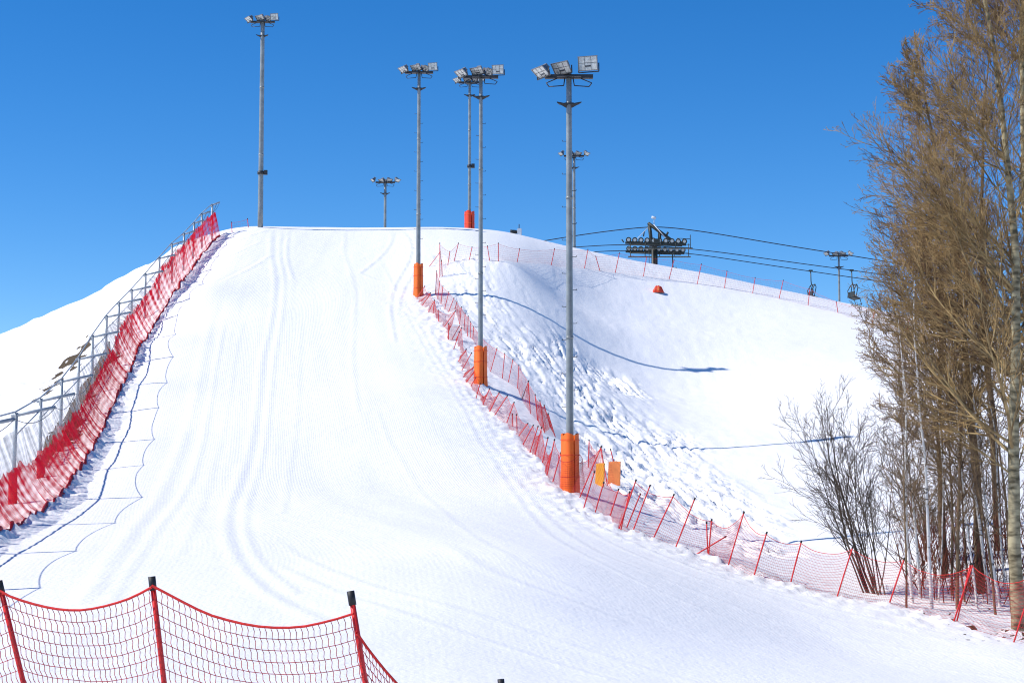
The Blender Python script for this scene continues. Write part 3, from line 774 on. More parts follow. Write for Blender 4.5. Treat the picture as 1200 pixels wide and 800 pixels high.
# ---- fence along the right edge of the piste
def c1(l, ox, oy, s): return [tuple((ox + q[j] / s) if j % 2 == 0 else (oy + q[j] / s) for j in range(4)) for q in l]
A7 = dict(ox=485, oy=270, s=6.157); A1_ = dict(ox=500, oy=380, s=3.635); A4 = dict(ox=700, oy=540, s=4.0); A5 = dict(ox=920, oy=480, s=2.857)
front = c1([(20,490,80,400),(40,520,120,450),(60,545,122,450),(105,583,148,505),(138,610,150,500),(180,660,175,570),(215,700,300,580),(250,800,250,670),(275,790,330,685),(300,800,345,700)], **A7) \
 + c1([(115,110,140,30),(133,160,170,105),(148,200,192,120),(155,225,205,175),(170,250,205,195),(188,265,210,225),(210,315,228,250),(240,345,268,272),(268,375,310,287),(290,392,345,302),(340,432,373,330),(367,440,365,380),(385,460,383,382),(392,490,432,420),(410,520,455,428),(440,555,475,432),(460,570,490,437),(490,600,517,480),(512,655,545,488),(537,670,572,545)], **A1_) \
 + c1([(652,735,745,518),(668,787,715,625),(718,797,755,670)], **A1_) \
 + c1([(60,270,100,130),(100,318,182,87),(137,313,203,152),(162,337,248,112),(262,362,360,155),(367,403,458,173),(522,434,536,272),(615,497,688,236),(733,548,795,332),(903,586,957,373)], **A4) \
 + c1([(175,627,227,457),(350,655,400,495),(565,718,630,512)], **A5) + [(1188, 752, 1215, 668), (1262, 765, 1290, 680)]
back = c1([(155,465,165,290),(172,495,187,365),(195,533,210,400),(222,565,253,440),(250,590,290,485),(295,570,312,510),(330,680,343,550),(362,720,370,595),(388,765,392,615),(410,780,410,655),(425,790,432,690)], **A7) \
 + c1([(272,200,300,100),(322,230,333,122),(348,245,368,147),(387,273,393,172),(405,320,435,240),(442,382,433,240),(472,410,462,297),(503,465,482,322),(528,440,500,342),(548,480,517,378)], **A1_)
hook = c1([(205,330,200,215),(187,340,187,90),(245,245,260,150),(290,225,322,90),(400,215,420,118),(547,220,530,110),(610,222,610,90)], **A7) \
 + [(606,307,609,291),(646,310,650,291),(685,314,689,292),(703,317,698,300),(721,319,726,296),(754,323,758,300),(784,327,790,304),(817,333,822,309),(849,338,852,317),(882,344,885,325),(913,350,918,328),(947,358,949,338),(982,367,980,353),(1022,381,1025,363),(1062,392,1066,372)]

def fence_line(label, poles, cell, rows, rad, group='net fences on the slope', skip=(), sag=0.05, m='net_red', belly=0.05, minL=0.0, dmin=None, r=0.02, extra=(), skipnet=()):
    P = [seated(*q) for q in poles]
    c = P[len(P) // 2][0]
    root = empty('net_fence', (c[0], c[1], gz(c[0], c[1])), label, 'net fence', group)
    for f, t in P: add_pole(root, f, t, r)
    for q in extra:
        f, t = seated(*q); add_pole(root, f, t, r)
    prev = None; k = 0
    for i, (f, t) in enumerate(P):
        if i in skip: continue
        if prev is not None and (i not in skipnet):
            f0, t0 = prev; s0 = 0.10; s1 = 0.95
            net_panel(root, f0 + (t0 - f0) * s0, f0 + (t0 - f0) * s1, f + (t - f) * s0, f + (t - f) * s1, rows, cell, rad, sag=sag, belly=belly, m=m, kv=8, vr=0.6, seed=i * 3 + len(poles))
        prev = (f, t)
    return root
lo = fence_line('long orange-red net fence along the right edge of the piste, sagging between leaning posts', front, 0.05, 16, 0.0042,
    skip=(10, 12, 16, 21, 22, 25, 27, 31, 32, 35, 36, 38), sag=0.13, r=0.021, extra=c1([(110,318,152,142)], **A4) + c1([(575,718,622,512)], **A5))
# the same net drawn round the front of the nearest padded pole
def wrap_net(root, po, rad0=0.43, h0=1.15):
    px_, py_, pz_ = po; rows, cols = 13, 26
    def S(t, v):
        a = np.radians(-190 + 215 * t); top = h0 + 0.10 - 0.30 * np.sin(np.pi * np.clip(t / 0.72, 0, 1)) + 0.35 * np.clip((t - 0.72) / 0.28, 0, 1) * -1.0
        rr = rad0 * (1.0 + 0.05 * np.cos(3 * a)) + 0.02 * vnoise(t * 9, v * 5) + 0.10 * (1 - v) * (t > 0.6)
        return np.stack([px_ + rr * np.cos(a), py_ + rr * np.sin(a) * 1.05, pz_ + 0.02 + top * v], -1)
    mb = MB(); T_, V_ = np.meshgrid(np.linspace(0, 1, 30), np.linspace(0, 1, rows), indexing='xy'); mb.tubes(S(T_, V_), np.full(T_.shape, 0.0048), 3)
    V2, T2 = np.meshgrid(np.linspace(0, 1, 8), np.linspace(0, 1, cols), indexing='xy'); mb.tubes(S(T2, V2), np.full(T2.shape, 0.003), 3)
    pn = mb.build('net_panel', M['net_red'], root)
    g = MB(); tt = np.linspace(0, 1, 30); g.tubes(S(tt, np.ones_like(tt))[None], np.full((1, 30), 0.010), 5); g.build('top_rope', M['net_red'], pn)
    return S
_po = next(o for o in COL.objects if o.name == 'floodlight_pole').location
wrap_net(lo, tuple(_po))
fence_line('second row of pinkish red net fence behind the two middle floodlight poles', back, 0.06, 13, 0.0032, sag=0.03, r=0.02)
fence_line('thin far net fence turning across the hilltop below the chairlift', hook, 0.12, 9, 0.0035, sag=0.02, r=0.024, m='net_dark')
f1p = c1([(688,610,692,490),(770,690,742,520),(822,695,783,530)], **A1_)
fence_line('short net screen hung between leaning poles round the two orange mats', f1p, 0.06, 14, 0.0028, sag=0.06, r=0.02)
tl = [(268,274,267,259),(279,270,280,262),(291,267,290,258),(297,266,296,258)]
fence_line('tiny rope fence beside the grey pole on the left shoulder of the hilltop', [(272,272,271,260),(291,267,290,256)], 0.2, 4, 0.004, sag=0.05, r=0.025, m='net_dark')
# loose crossed poles at the gap in the fence
for q, lb in (((817.5, 648, 901 - 50, 628), 'loose red pole lying at a slant across the fence gap'), ((829.5, 648, 828, 611), 'upright red pole without net beside the slanting loose pole'), ((503, 312, 516, 295), 'red pole leaning far over beside the upper orange padded pole')):
    f, t = seated(*q); o = empty('loose_pole', (f[0], f[1], f[2]), lb, 'pole'); p = pole_mesh(f, t, 0.021).build('shaft', M['pole_red'], o); cap_mesh(f, t, 0.028, 0.06).build('cap', M['cap'], o)

# ================================================================== tall safety net on the left
hemS = smooth_poly(hem, 1.0, 2)
def hem_at(y): return float(np.interp(y, hem[:, 1], hem[:, 0]))
SH = [745, 695, 652, 618, 588, 554, 521, 487, 454, 427, 402, 382, 363, 343, 326, 311, 298, 287, 277]
ysn = []
for h_ in SH:
    hx_ = np.interp(-h_, [-q[1] for q in HEM], [q[0] for q in HEM]); g = ground(hx_, h_)
    ysn.append(g[1])
TN = empty('tall_safety_net', (hem_at(80) - 1.5, 80, gz(hem_at(80) - 1.5, 80)), 'tall red and grey safety net on steel masts along the left edge of the piste', 'safety net')
mast_top = []; arm_tip = []
for i, y in enumerate(ysn):
    off = 1.5 * (1 if y < 100 else max(0.35, 1 - (y - 100) / 36)); H = 3.05 if y < 95 else 3.05 - 0.5 * min(1, (y - 95) / 25)
    x = hem_at(y) - off; z = gz(x, y); lean = 0.06 * math.sin(i * 2.1)
    b = np.array([x, y, z - 0.3]); t = np.array([x + lean, y, z + H])
    g = MB(); g.tubes(np.array([[b, (b + t) / 2, t]]), np.full((1, 3), 0.07), 10, True); mp_ = g.build('mast', M['steel_pale'], TN)
    al = 1.25 * off / 1.5; tip = t + np.array([al, 0.3, 0.20])
    g = MB(); tube_between(g, t + (-0.15, -0.04, -0.12), tip, 0.058, 8); g.build('arm', M['steel_pale'], TN)
    g = MB(); tube_between(g, t + (0.02, 0, -0.75), t + (al * 0.6, 0.14, 0.06), 0.022, 6); g.build('brace', M['steel_pale'], TN)
    if y < 78:
        g = MB(); th = np.linspace(0, 2 * math.pi, 13); zz = np.linspace(0, 1.15, 6)
        T_, Z_ = np.meshgrid(th, zz, indexing='ij'); rr = 0.15 * (1 + 0.1 * vnoise(T_ * 2, Z_ * 3 + i))
        v, f = sheet(np.stack([x + rr * np.cos(T_), y + rr * np.sin(T_), z + Z_ - 0.1], -1)); g.add(v, f); g.build('foot_padding', M['pole_red'], TN)
    mast_top.append(t); arm_tip.append(tip)
mt = np.array(mast_top); at_ = np.array(arm_tip)
for i in range(len(mt) - 1):
    g = MB(); g.tubes(np.array([[mt[i] + (-0.02, 0, 0.03), mt[i + 1] + (-0.02, 0, 0.03)]]), np.full((1, 2), 0.03), 8, True); g.build('top_rail', M['steel_pale'], TN)
    if False:
        g = MB(); g.tubes(np.array([[mt[i] + (0.45, 0.1, 0.09), mt[i + 1] + (0.45, 0.1, 0.09)]]), np.full((1, 2), 0.028), 6, True); g.build('side_rail', M['steel_pale'], TN)
    s = np.linspace(0, 1, 12)[:, None]; cb = at_[i] + (at_[i + 1] - at_[i]) * s; cb[:, 2] -= 0.30 * 4 * s[:, 0] * (1 - s[:, 0])
    g = MB(); g.tubes(cb[None], np.full((1, 12), 0.012), 5); g.build('net_cable', M['cable'], TN)
# netting, one length per bay: grey above, red below, gathered in folds
def bay(i, which):
    y0, y1 = ysn[i], ysn[i + 1]; n = max(14, int((y1 - y0) / 0.09)); kz = 18
    s = np.linspace(0, 1, n)[:, None]; v = np.linspace(0, 1, kz)[None, :]
    Yc = y0 + (y1 - y0) * s + 0 * v
    hx_ = np.interp(Yc, hem[:, 1], hem[:, 0]); offs = np.where(Yc < 100, 1.0, np.maximum(0.35, 1 - (Yc - 100) / 36))
    zg = np.vectorize(gz)(hx_, Yc)
    tip = at_[i] + (at_[i + 1] - at_[i]) * s
    up_z = tip[:, 2:3] - 0.30 * 4 * s * (1 - s)
    # red top line: jagged
    hr = 1.25 + 0.10 * vnoise(Yc / 1.3, Yc * 0 + 2.2) + 0.30 * (Yc > 92) + 0.25 * (Yc > 108)
    rx = hx_ - 0.95 * offs; rz = zg + hr
    fold = 0.08 * vnoise(Yc / 0.5, v * 0.6 + 0 * Yc) + 0.03 * vnoise(Yc / 0.2, v * 0.8 + 5 + 0 * Yc)
    if which == 'red':
        # from the hem on the snow up to the jagged line
        spread = 1 - v
        x = hx_ + 0.05 + (rx - hx_) * v ** 0.8 + fold * (0.35 + 0.65 * v); z = zg + 0.04 + (rz - zg) * v ** 1.15
        y = Yc + 0.12 * vnoise(Yc / 0.8, v * 2 + 9)
    else:
        ms = mt[i] + (mt[i + 1] - mt[i]) * s; tx = ms[:, 0:1] + 0.10; top = ms[:, 2:3] - 0.45 - 0.35 * 4 * s * (1 - s) * (0.6 + 0.4 * vnoise(Yc, 0 * Yc))
        x = rx + (tx - rx) * v + fold * (1 - 0.5 * v); z = rz - 0.10 + (top - rz + 0.10) * v
        jag = 0.22 * np.abs(vnoise(Yc / 0.5, 0 * Yc + 7.7)); z = z - jag * (1 - v); y = Yc + 0.1 * vnoise(Yc / 0.7, v * 2)
    P = np.stack([x, y, z], -1); vv, f = sheet(P)
    uv = np.stack([Yc / 1.0, v * 1.0 + 0 * Yc], -1).reshape(-1, 2)
    g = MB(); g.add(vv, f); return g.build('red_net' if which == 'red' else 'grey_net', M['drape_red' if which == 'red' else 'drape_grey'], TN, uv=uv)
for i in range(len(ysn) - 1):
    bay(i, 'red'); bay(i, 'grey')
    # cord mesh over the draped red netting
# gathered hem lying on the snow
for i in range(len(ysn) - 1):
    yy = np.linspace(ysn[i], ysn[i + 1], 30); hx_ = np.interp(yy, hem[:, 1], hem[:, 0]) + 0.05 * vnoise(yy / 0.6, yy * 0)
    zz = np.array([gz(a, b) for a, b in zip(hx_, yy)])
    g = MB(); g.tubes(np.stack([hx_, yy, zz + 0.04], -1)[None], (0.05 + 0.035 * vnoise(yy / 0.35, yy * 0 + 4))[None], 7); g.build('net_hem', M['net_red'], TN)

# wooden slat fence against the earth bank
WF = empty('slat_fence', (hem_at(78) - 1.15, 78, gz(hem_at(78) - 1.15, 78)), 'weathered wooden slat fence half hidden behind the red net on the left', 'slat fence')
y = 69.0; k = 0
sl_y = []
while y < 97 and k < 98:
    x = hem_at(y) - 1.72; z = gz(x, y); h = 1.0 + 0.22 * vnoise(y / 2.0, 1.1) + random.uniform(-0.06, 0.06)
    g = MB(); g.box((x, y, z + h / 2 - 0.15), (0.025, 0.13, h + 0.3), rotm(random.uniform(-0.05, 0.05), random.uniform(-0.05, 0.05), 0)); g.build('slat', M['wood'], WF)
    y += 0.285; k += 1
for hz in (0.25, 0.85):
    yy = np.linspace(69, y, 60); xx = np.array([hem_at(q) for q in yy]) - 1.76; zz = np.array([gz(a, b) for a, b in zip(xx, yy)]) + hz
    g = MB(); g.tubes(np.stack([xx, yy, zz], -1)[None], np.full((1, 60), 0.035), 4); g.build('rail', M['wood'], WF)

# ================================================================== orange mats, lump, cabinet
def mat_obj(px, py, w, h, label, m, rz, lean=0.1, D=None):
    g = ground(px, py); x, y = g[0], g[1]; z = gz(x, y)
    root = empty('padding_mat', (x, y, z), label, 'padding mat', 'small orange mats by the nearest floodlight pole')
    n = 9; t = np.linspace(-1, 1, n); v = np.linspace(0, 1, 7)
    T_, V_ = np.meshgrid(t, v, indexing='ij')
    curve = 0.0 * (1 - T_ ** 2)
    def P(off):
        lx = T_ * w / 2 * (1 - 0.05 * V_); ly = -curve + off - lean * V_ * h * -1; lz = V_ * h - 0.05
        cz, szn = math.cos(rz), math.sin(rz)
        return np.stack([x + lx * cz - ly * szn, y + lx * szn + ly * cz, z + lz + 0.015 * np.sin(T_ * 2 + 1) * V_], -1)
    a, b = P(0), P(0.08)
    g = MB(); vv, f = sheet(a); g.add(vv, f); vv, f = sheet(b); g.add(vv, f[:, ::-1])
    for e in (0, -1):
        vv, f = sheet(np.stack([a[e], b[e]], 1)); g.add(vv, f, False)
        vv, f = sheet(np.stack([a[:, e], b[:, e]], 1)); g.add(vv, f, False)
    g.build('mat', M[m], root)
    g = MB(); g.tubes(((a[:, -1] + b[:, -1]) / 2 + (0, 0, 0.005))[None], np.full((1, n), 0.045), 6); g.build('rolled_top', M[m], root)
    return root
mat_obj(702, 569, 0.38, 0.88, 'small yellow-orange mat standing on the snow, left one of the pair', 'pad_yellow', -0.55)
mat_obj(719, 570, 0.54, 0.95, 'small faded orange mat leaning back, right one of the pair', 'pad_tan', -0.45)

g_ = ground(771, 342); x, y = g_[0], g_[1]; z = gz(x, y)
LU = empty('snow_marker', (x, y, z), 'little orange-red crumpled marker lying on the open snow below the lift tower', 'marker')
T_, P_ = np.meshgrid(np.linspace(0, 2 * math.pi, 21), np.linspace(0.02, 1, 9) * math.pi / 2, indexing='ij')
rr = 0.34 * (1 + 0.16 * np.cos(5 * T_) * np.sin(P_) + 0.1 * vnoise(T_ * 2, P_ * 3)); rr[-1] = rr[0]
mb = MB(); v, f = sheet(np.stack([x + rr * np.sin(P_) * np.cos(T_) * 1.15, y + rr * np.sin(P_) * np.sin(T_), z - 0.04 + rr * np.cos(P_) * 1.5], -1)); mb.add(v, f[:, ::-1]); mb.build('cover', M['pad_red'], LU)
mb = MB(); mb.box((x + 0.02, y - 0.30, z + 0.22), (0.14, 0.05, 0.30), rotm(-0.35, 0.2, 0), 0.02); mb.build('patch', M['pad_tan'], LU)

a, b = ray(608, 276); D = 131.0; x, y = a * D, D; z = gz(x, y)
EC = empty('snow_gun', (x, y, z), 'small pale machine on a post just behind the crest right of the padded pole', 'snow gun')
topz = pt(608, 272, D)[2]
mb = MB(); tube_between(mb, (x, y, z - 0.2), (x, y, topz), 0.06, 8); mb.build('post', M['white'], EC)
mb = MB(); mb.box((x + 0.05, y, topz), (0.34, 0.34, 0.55), None, 0.04); mb.build('cabinet', M['white'], EC)
mb = MB(); t_ = np.linspace(0, 1, 5)[:, None]; mb.tubes((np.array([x - 0.1, y, topz]) + t_ * np.array([-0.55, -0.1, 0.02]))[None], np.array([[0.12, 0.15, 0.16, 0.15, 0.17]]), 10, True); mb.build('nozzle', M['steel_dark'], EC)
mb = MB(); tube_between(mb, (x + 0.02, y, topz + 0.25), (x + 0.02, y, topz + 0.62), 0.035, 6); mb.build('aerial', M['steel_dark'], EC)

# ================================================================== chairlift
D = 150.0; s_ = D / FPX
tx = pt(767, 300, D)[0]; tz = pt(767, 312, D)[2]; zt = gz(tx, D)
def L2(px, py, dy=0.0): return pt(px, py, D + dy)
LT = empty('lift_tower', (tx, D, zt), 'dark steel chairlift tower with pale wheels showing above the right skyline', 'lift tower')
mb = MB(); mb.tubes(np.array([[(tx, D, zt - 0.5), (tx, D, L2(767, 288)[2])]]), np.array([[0.30, 0.27]]), 20, True); mb.build('mast', M['lift'], LT)
zs = L2(767, 288)[2]
# main crossarm runs along the sight line, carrying one wheel train on each side
mb = MB(); mb.box((tx, D, zs + 0.05), (0.5, 5.2, 0.45), None, 0.03); mb.build('crossarm', M['lift'], LT)
for side, (y_, zc) in enumerate(((-2.4, zs + 0.0), (2.4, zs - 0.12))):
    xc = tx + (0.0 if side == 0 else 0.35)
    mb = MB()
    mb.box((xc - 0.1, D + y_, zc - 0.15), (5.3, 0.14, 0.20), rotm(0, 0.03, 0), 0.02); mb.box((xc - 0.1, D + y_ - 0.22, zc - 0.30), (4.6, 0.08, 0.10), rotm(0, 0.03, 0))
    for q in (-1.9, -0.65, 0.65, 1.9): mb.box((xc + q, D + y_, zc - 0.02), (0.9, 0.10, 0.16), rotm(0, 0.03, 0))
    wf = mb.build('wheel_frame', M['lift'], LT)
    for k in range(10):
        wx = xc - 2.45 + k * 0.54; wz = zc + 0.12 - 0.03 * (k - 4.5) * 0.54
        g = MB(); g.tubes(np.array([[(wx, D + y_ - 0.06, wz), (wx, D + y_ + 0.06, wz)]]), np.full((1, 2), 0.24), 18, True); wh = g.build('wheel', M['lift'], wf)
        g = MB(); g.tubes(np.array([[(wx, D + y_ - 0.075, wz), (wx, D + y_ - 0.055, wz)]]), np.full((1, 2), 0.14), 14, True); g.build('hub', M['wheel'], wf)
    g = MB(); zz = zc - 0.62
    g.box((xc + 0.25, D + y_ - 0.5, zz), (5.6, 0.5, 0.06)); 
    g.build('catwalk', M['lift'], LT)
    g = MB()
    for q in (-2.6, -1.3, 0.0, 1.3, 2.6): tube_between(g, (xc + 0.25 + q, D + y_ - 0.74, zz), (xc + 0.25 + q, D + y_ - 0.74, zz + (0.45 if q < 2 else 1.15)), 0.035, 6)
    tube_between(g, (xc - 2.35, D + y_ - 0.74, zz + 0.3), (xc + 2.85, D + y_ - 0.74, zz + 0.3), 0.03, 6)
    tube_between(g, (xc + 1.7, D + y_ - 0.74, zz + 0.85), (xc + 2.85, D + y_ - 0.74, zz + 0.78), 0.03, 6)
    g.build('handrail', M['lift'], LT)
# lifting frame on top
g = MB()
for (x0, y0, x1, y1, r) in ((761, 264, 763.5, 285, 0.16), (773, 273, 773, 287, 0.15), (759.5, 261.5, 786, 281, 0.15)):
    a0 = L2(x0, y0, -0.4); a1 = L2(x1, y1, -0.4); tube_between(g, a0, a1, r, 4)
    a0 = L2(x0, y0, 0.6); a1 = L2(x1, y1, 0.6); tube_between(g, a0, a1, r * 0.8, 4)
tube_between(g, L2(760, 262, -0.5), L2(760, 262, 0.7), 0.12, 4); tube_between(g, L2(785, 280, -0.5), L2(785, 280, 0.7), 0.1, 4)
g.build('lifting_frame', M['lift'], LT)
g = MB(); tube_between(g, L2(766, 263, -0.8), L2(789, 289, -0.8), 0.035, 5); tube_between(g, L2(759, 267, -0.8), L2(738, 289, -0.8), 0.03, 5); g.build('stay', M['white'], LT)
g = MB(); tube_between(g, L2(766.5, 263), L2(766.5, 256), 0.035, 5); tube_between(g, L2(763.5, 254.5), L2(768.5, 255.5), 0.12, 6); g.build('wind_gauge', M['white'], LT)
g = MB(); tube_between(g, L2(755, 271), L2(754, 277), 0.06, 5); tube_between(g, L2(745, 281), L2(746, 284), 0.08, 5); tube_between(g, L2(728.5, 280.5), L2(731, 284), 0.06, 5); tube_between(g, L2(781, 276), L2(783, 272), 0.10, 5); g.build('fitting', M['lift'], LT)
# ladder
g = MB()
for k in range(6): tube_between(g, (tx - 0.5, D - 0.3, zt + 0.5 * k + 0.5), (tx - 0.27, D - 0.1, zt + 0.5 * k + 0.5), 0.025, 5)
tube_between(g, (tx - 0.5, D - 0.3, zt), (tx - 0.5, D - 0.3, zs), 0.03, 5); g.build('ladder', M['lift'], LT)

def cable(label, pts, r, dy=0.0, dyz=None):
    P = np.array([pt(px, py, D + dy + (q[0] if q else 0)) for (px, py, *q) in pts])
    t = np.linspace(0, 1, len(P)); tt = np.linspace(0, 1, 40)
    Q = np.stack([np.interp(tt, t, P[:, i]) for i in range(3)], -1)
    for _ in range(8): Q[1:-1] = 0.25 * Q[:-2] + 0.5 * Q[1:-1] + 0.25 * Q[2:]
    g = MB(); g.tubes(Q[None], np.full((1, 40), r), 6)
    o = g.build('cable', M['cable'], None, origin=P[0]); tag(o, label, 'cable', 'steel cables of the chairlift'); return P
cable('upper single cable passing over the top of the lift tower', [(560, 296), (600, 289), (640, 281.5), (700, 272), (757, 265.5), (775, 265.5), (815, 269.5), (870, 279), (940, 291), (1015, 302), (1120, 320), (1260, 345)], 0.044)
cable('middle haul cable running down to the right from the wheel train', [(640, 292), (690, 288.5), (735, 285.5), (800, 290.5), (850, 296), (910, 305), (985, 315), (1060, 325), (1160, 338), (1260, 352)], 0.038, -2.4)
cable('lowest haul cable on the far side of the lift tower', [(650, 299), (700, 294.5), (740, 293), (805, 296), (850, 303), (910, 312), (985, 323), (1060, 334), (1160, 348), (1260, 362)], 0.038, 2.4)

def chair(px, py, dy, label, ang):
    c = pt(px, py, D + dy)
    root = empty('lift_chair', tuple(c), label, 'lift chair', 'chairs hanging from the lift cable')
    g = MB(); g.box(c + (0, 0, 0.02), (0.36, 0.16, 0.16), None, 0.02); g.build('grip', M['lift'], root)
    h = np.array([[0, 0, 0], [0.02, 0, -0.9], [0.05, 0, -1.15], [0.18, 0, -1.4], [0.22, 0, -2.0]]) @ rotm(0, 0, ang).T + c
    g = MB(); g.tubes(h[None], np.full((1, 5), 0.045), 8, True); g.build('hanger', M['lift'], root)
    R = rotm(0, 0, ang)
    def q(*p): return c + R @ np.array(p, float)
    g = MB()
    for s in (-0.55, 0.55):
        for a_, b_ in (((0.18, s, -1.25), (-0.12, s, -1.75)), ((-0.12, s, -1.75), (-0.02, s, -2.35)), ((0.18, s, -1.25), (0.28, s, -1.5)), ((0.28, s, -1.5), (0.1, s, -2.3))): tube_between(g, q(*a_), q(*b_), 0.035, 6)
    tube_between(g, q(0.18, -0.55, -1.25), q(0.18, 0.55, -1.25), 0.04, 6)
    g.build('frame', M['lift'], root)
    g = MB(); g.box(q(0.25, 0, -2.4), (0.55, 1.2, 0.12), R @ rotm(0, 0.35, 0), 0.03); g.build('seat', M['lift'], root)
    g = MB(); g.box(q(-0.08, 0, -2.1), (0.07, 1.2, 0.5), R @ rotm(0, 0.15, 0), 0.02); g.build('backrest', M['lift'], root)
    g = MB(); tube_between(g, q(0.5, -0.5, -2.5), q(0.62, -0.5, -2.95), 0.03, 5); tube_between(g, q(0.5, 0.5, -2.5), q(0.62, 0.5, -2.95), 0.03, 5); tube_between(g, q(0.62, -0.6, -2.95), q(0.62, 0.6, -2.95), 0.03, 5); g.build('footrest', M['lift'], root)
    return root
chair(950, 317.5, 2.4, 'lift chair hanging left of the small distant light pole', 0.2)
chair(998, 317, -2.4, 'lift chair hanging right of the small distant light pole, next to the trees', 0.3)
chair(788, 297.5, -2.4, 'lift chair passing directly under the wheels of the lift tower', 0.15)
# ================================================================== trees
def grow(start, dirs, length, radius, k, wob, up, r, tip=0.25, upbase=None):
    """n polylines of k points. start (n,3) dirs (n,3) length (n,) radius (n,)"""
    n = len(start); P = np.zeros((n, k, 3)); P[:, 0] = start; d = dirs / np.linalg.norm(dirs, axis=1, keepdims=True)
    st = (length / (k - 1))[:, None]
    for i in range(1, k):
        d = d + wob * r.normal(size=(n, 3)) + np.array([0, 0, up])
        d /= np.linalg.norm(d, axis=1, keepdims=True)
        P[:, i] = P[:, i - 1] + d * st
    t = np.linspace(0, 1, k)[None]
    R = radius[:, None] * (1 - (1 - tip) * t)
    return P, R

def children_of(P, R, per, lo, hi, ang, r, lenf, radf, k, wob, up, lengths, tip=0.3, minr=0.0):
    n, kk, _ = P.shape
    par = np.repeat(np.arange(n), per); m = len(par)
    t = lo + (hi - lo) * (np.tile((np.arange(per) + 0.5) / per, n) + r.uniform(-0.4, 0.4, m) / per)
    t = np.clip(t, 0.02, 0.99)
    f = t * (kk - 1); i = np.clip(f.astype(int), 0, kk - 2); fr = (f - i)[:, None]
    s = P[par, i] * (1 - fr) + P[par, i + 1] * fr
    tg = P[par, i + 1] - P[par, i]; tg /= np.linalg.norm(tg, axis=1, keepdims=True) + 1e-9
    rnd = r.normal(size=(m, 3)); pr = rnd - (rnd * tg).sum(1, keepdims=True) * tg; pr /= np.linalg.norm(pr, axis=1, keepdims=True) + 1e-9
    a = np.radians(ang) * r.uniform(0.65, 1.3, m)[:, None]
    d = tg * np.cos(a) + pr * np.sin(a)
    L = lengths[par] * lenf * (1.15 - 0.6 * t) * r.uniform(0.6, 1.25, m)
    rad = np.maximum(R[par, i] * radf, minr)
    Pc, Rc = grow(s, d, L, rad, k, wob, up, r, tip)
    return Pc, Rc, L

def big_tree(px, py, D, H, label, seed, r0=0.2, nl=46, spread=4.6, m_trunk='bark_pale', m_limb='bark_ochre', m_twig='bark_twig', lean=(-0.03, 0), dens=1.0, clear=0.16, lang=53, group='large bare trees at the right edge', bias=None, tw=0.0070, name='bare_tree'):
    r = np.random.default_rng(seed)
    a, b = ray(px, py); x, y = a * D, D; z = gz(x, y)
    root = empty(name, (x, y, z), label, 'tree', group)
    k = 26; d0 = np.array([[lean[0], lean[1], 1.0]])
    P, R = grow(np.array([[x, y, z - 0.3]]), d0, np.array([H]), np.array([r0]), k, 0.022, 0.03, r, 0.10)
    mb = MB(); mb.tubes(P, R, 12); mb.build('trunk', M[m_trunk], root)
    # limbs
    t = np.sort(clear + (0.96 - clear) * r.random(nl)); f = t * (k - 1); i = np.clip(f.astype(int), 0, k - 2); fr = (f - i)[:, None]
    s = P[0, i] * (1 - fr) + P[0, i + 1] * fr
    az = r.uniform(0, 2 * math.pi, nl)
    if bias is not None:
        az = np.where(r.random(nl) < 0.45, bias + r.normal(size=nl) * 0.7, az)
    el = np.radians(90 - lang * r.uniform(0.7, 1.25, nl))
    d = np.stack([np.cos(az) * np.cos(el), np.sin(az) * np.cos(el), np.sin(el)], -1)
    prof = np.interp(t, [clear, clear + 0.1, 0.42, 0.75, 1.0], [0.85, 1.0, 1.0, 0.62, 0.2])
    L = spread * prof * r.uniform(0.7, 1.15, nl)
    rad = np.maximum(0.016, R[0, i] * 0.42 * r.uniform(0.5, 1.0, nl) * np.clip(L / spread, 0.4, 1))
    P1, R1 = grow(s, d, L, rad, 16, 0.055, 0.028, r, 0.22)
    n2 = max(4, int(13 * dens)); P2, R2, L2_ = children_of(P1, R1, n2, 0.10, 0.98, 34, r, 0.42, 0.6, 9, 0.07, 0.02, L, 0.4, 0.011)
    n3 = max(3, int(7 * dens)); P3, R3, L3_ = children_of(P2, R2, n3, 0.15, 0.98, 34, r, 0.48, 0.6, 5, 0.08, 0.02, L2_, 0.6, tw)
    kp = L3_ > 0.11; P3, R3, L3_ = P3[kp], R3[kp], L3_[kp]
    n4 = max(2, int(3 * dens)); P4, R4, L4_ = children_of(P3, R3, n4, 0.25, 0.98, 34, r, 0.55, 0.8, 3, 0.10, 0.02, L3_, 0.7, tw * 0.85)
    kp = L4_ > 0.07; P4, R4 = P4[kp], R4[kp]
    mb = MB(); mb.tubes(P1, R1, 6); mb.tubes(P2, R2, 4); mb.build('limbs', M[m_limb], root)
    mb = MB(); mb.tubes(P3, R3, 3); mb.tubes(P4, R4, 3)
    # leaf buds on the shoot tips
    tips = P4[:, -1]; tips = tips[r.random(len(tips)) < 0.5]; mB = len(tips); q = 0.016
    bd = np.array([[q, 0, 0], [-q * 0.5, q * 0.8, 0], [-q * 0.5, -q * 0.8, 0], [0, 0, q * 2.4]])
    V = (tips[:, None] + bd[None]).reshape(-1, 3); F = (np.arange(mB)[:, None, None] * 4 + np.array([[0, 1, 3], [1, 2, 3], [2, 0, 3]])[None]).reshape(-1, 3)
    mb.add(V, F)
    mb.build('twigs', M[m_twig], root)
    return root

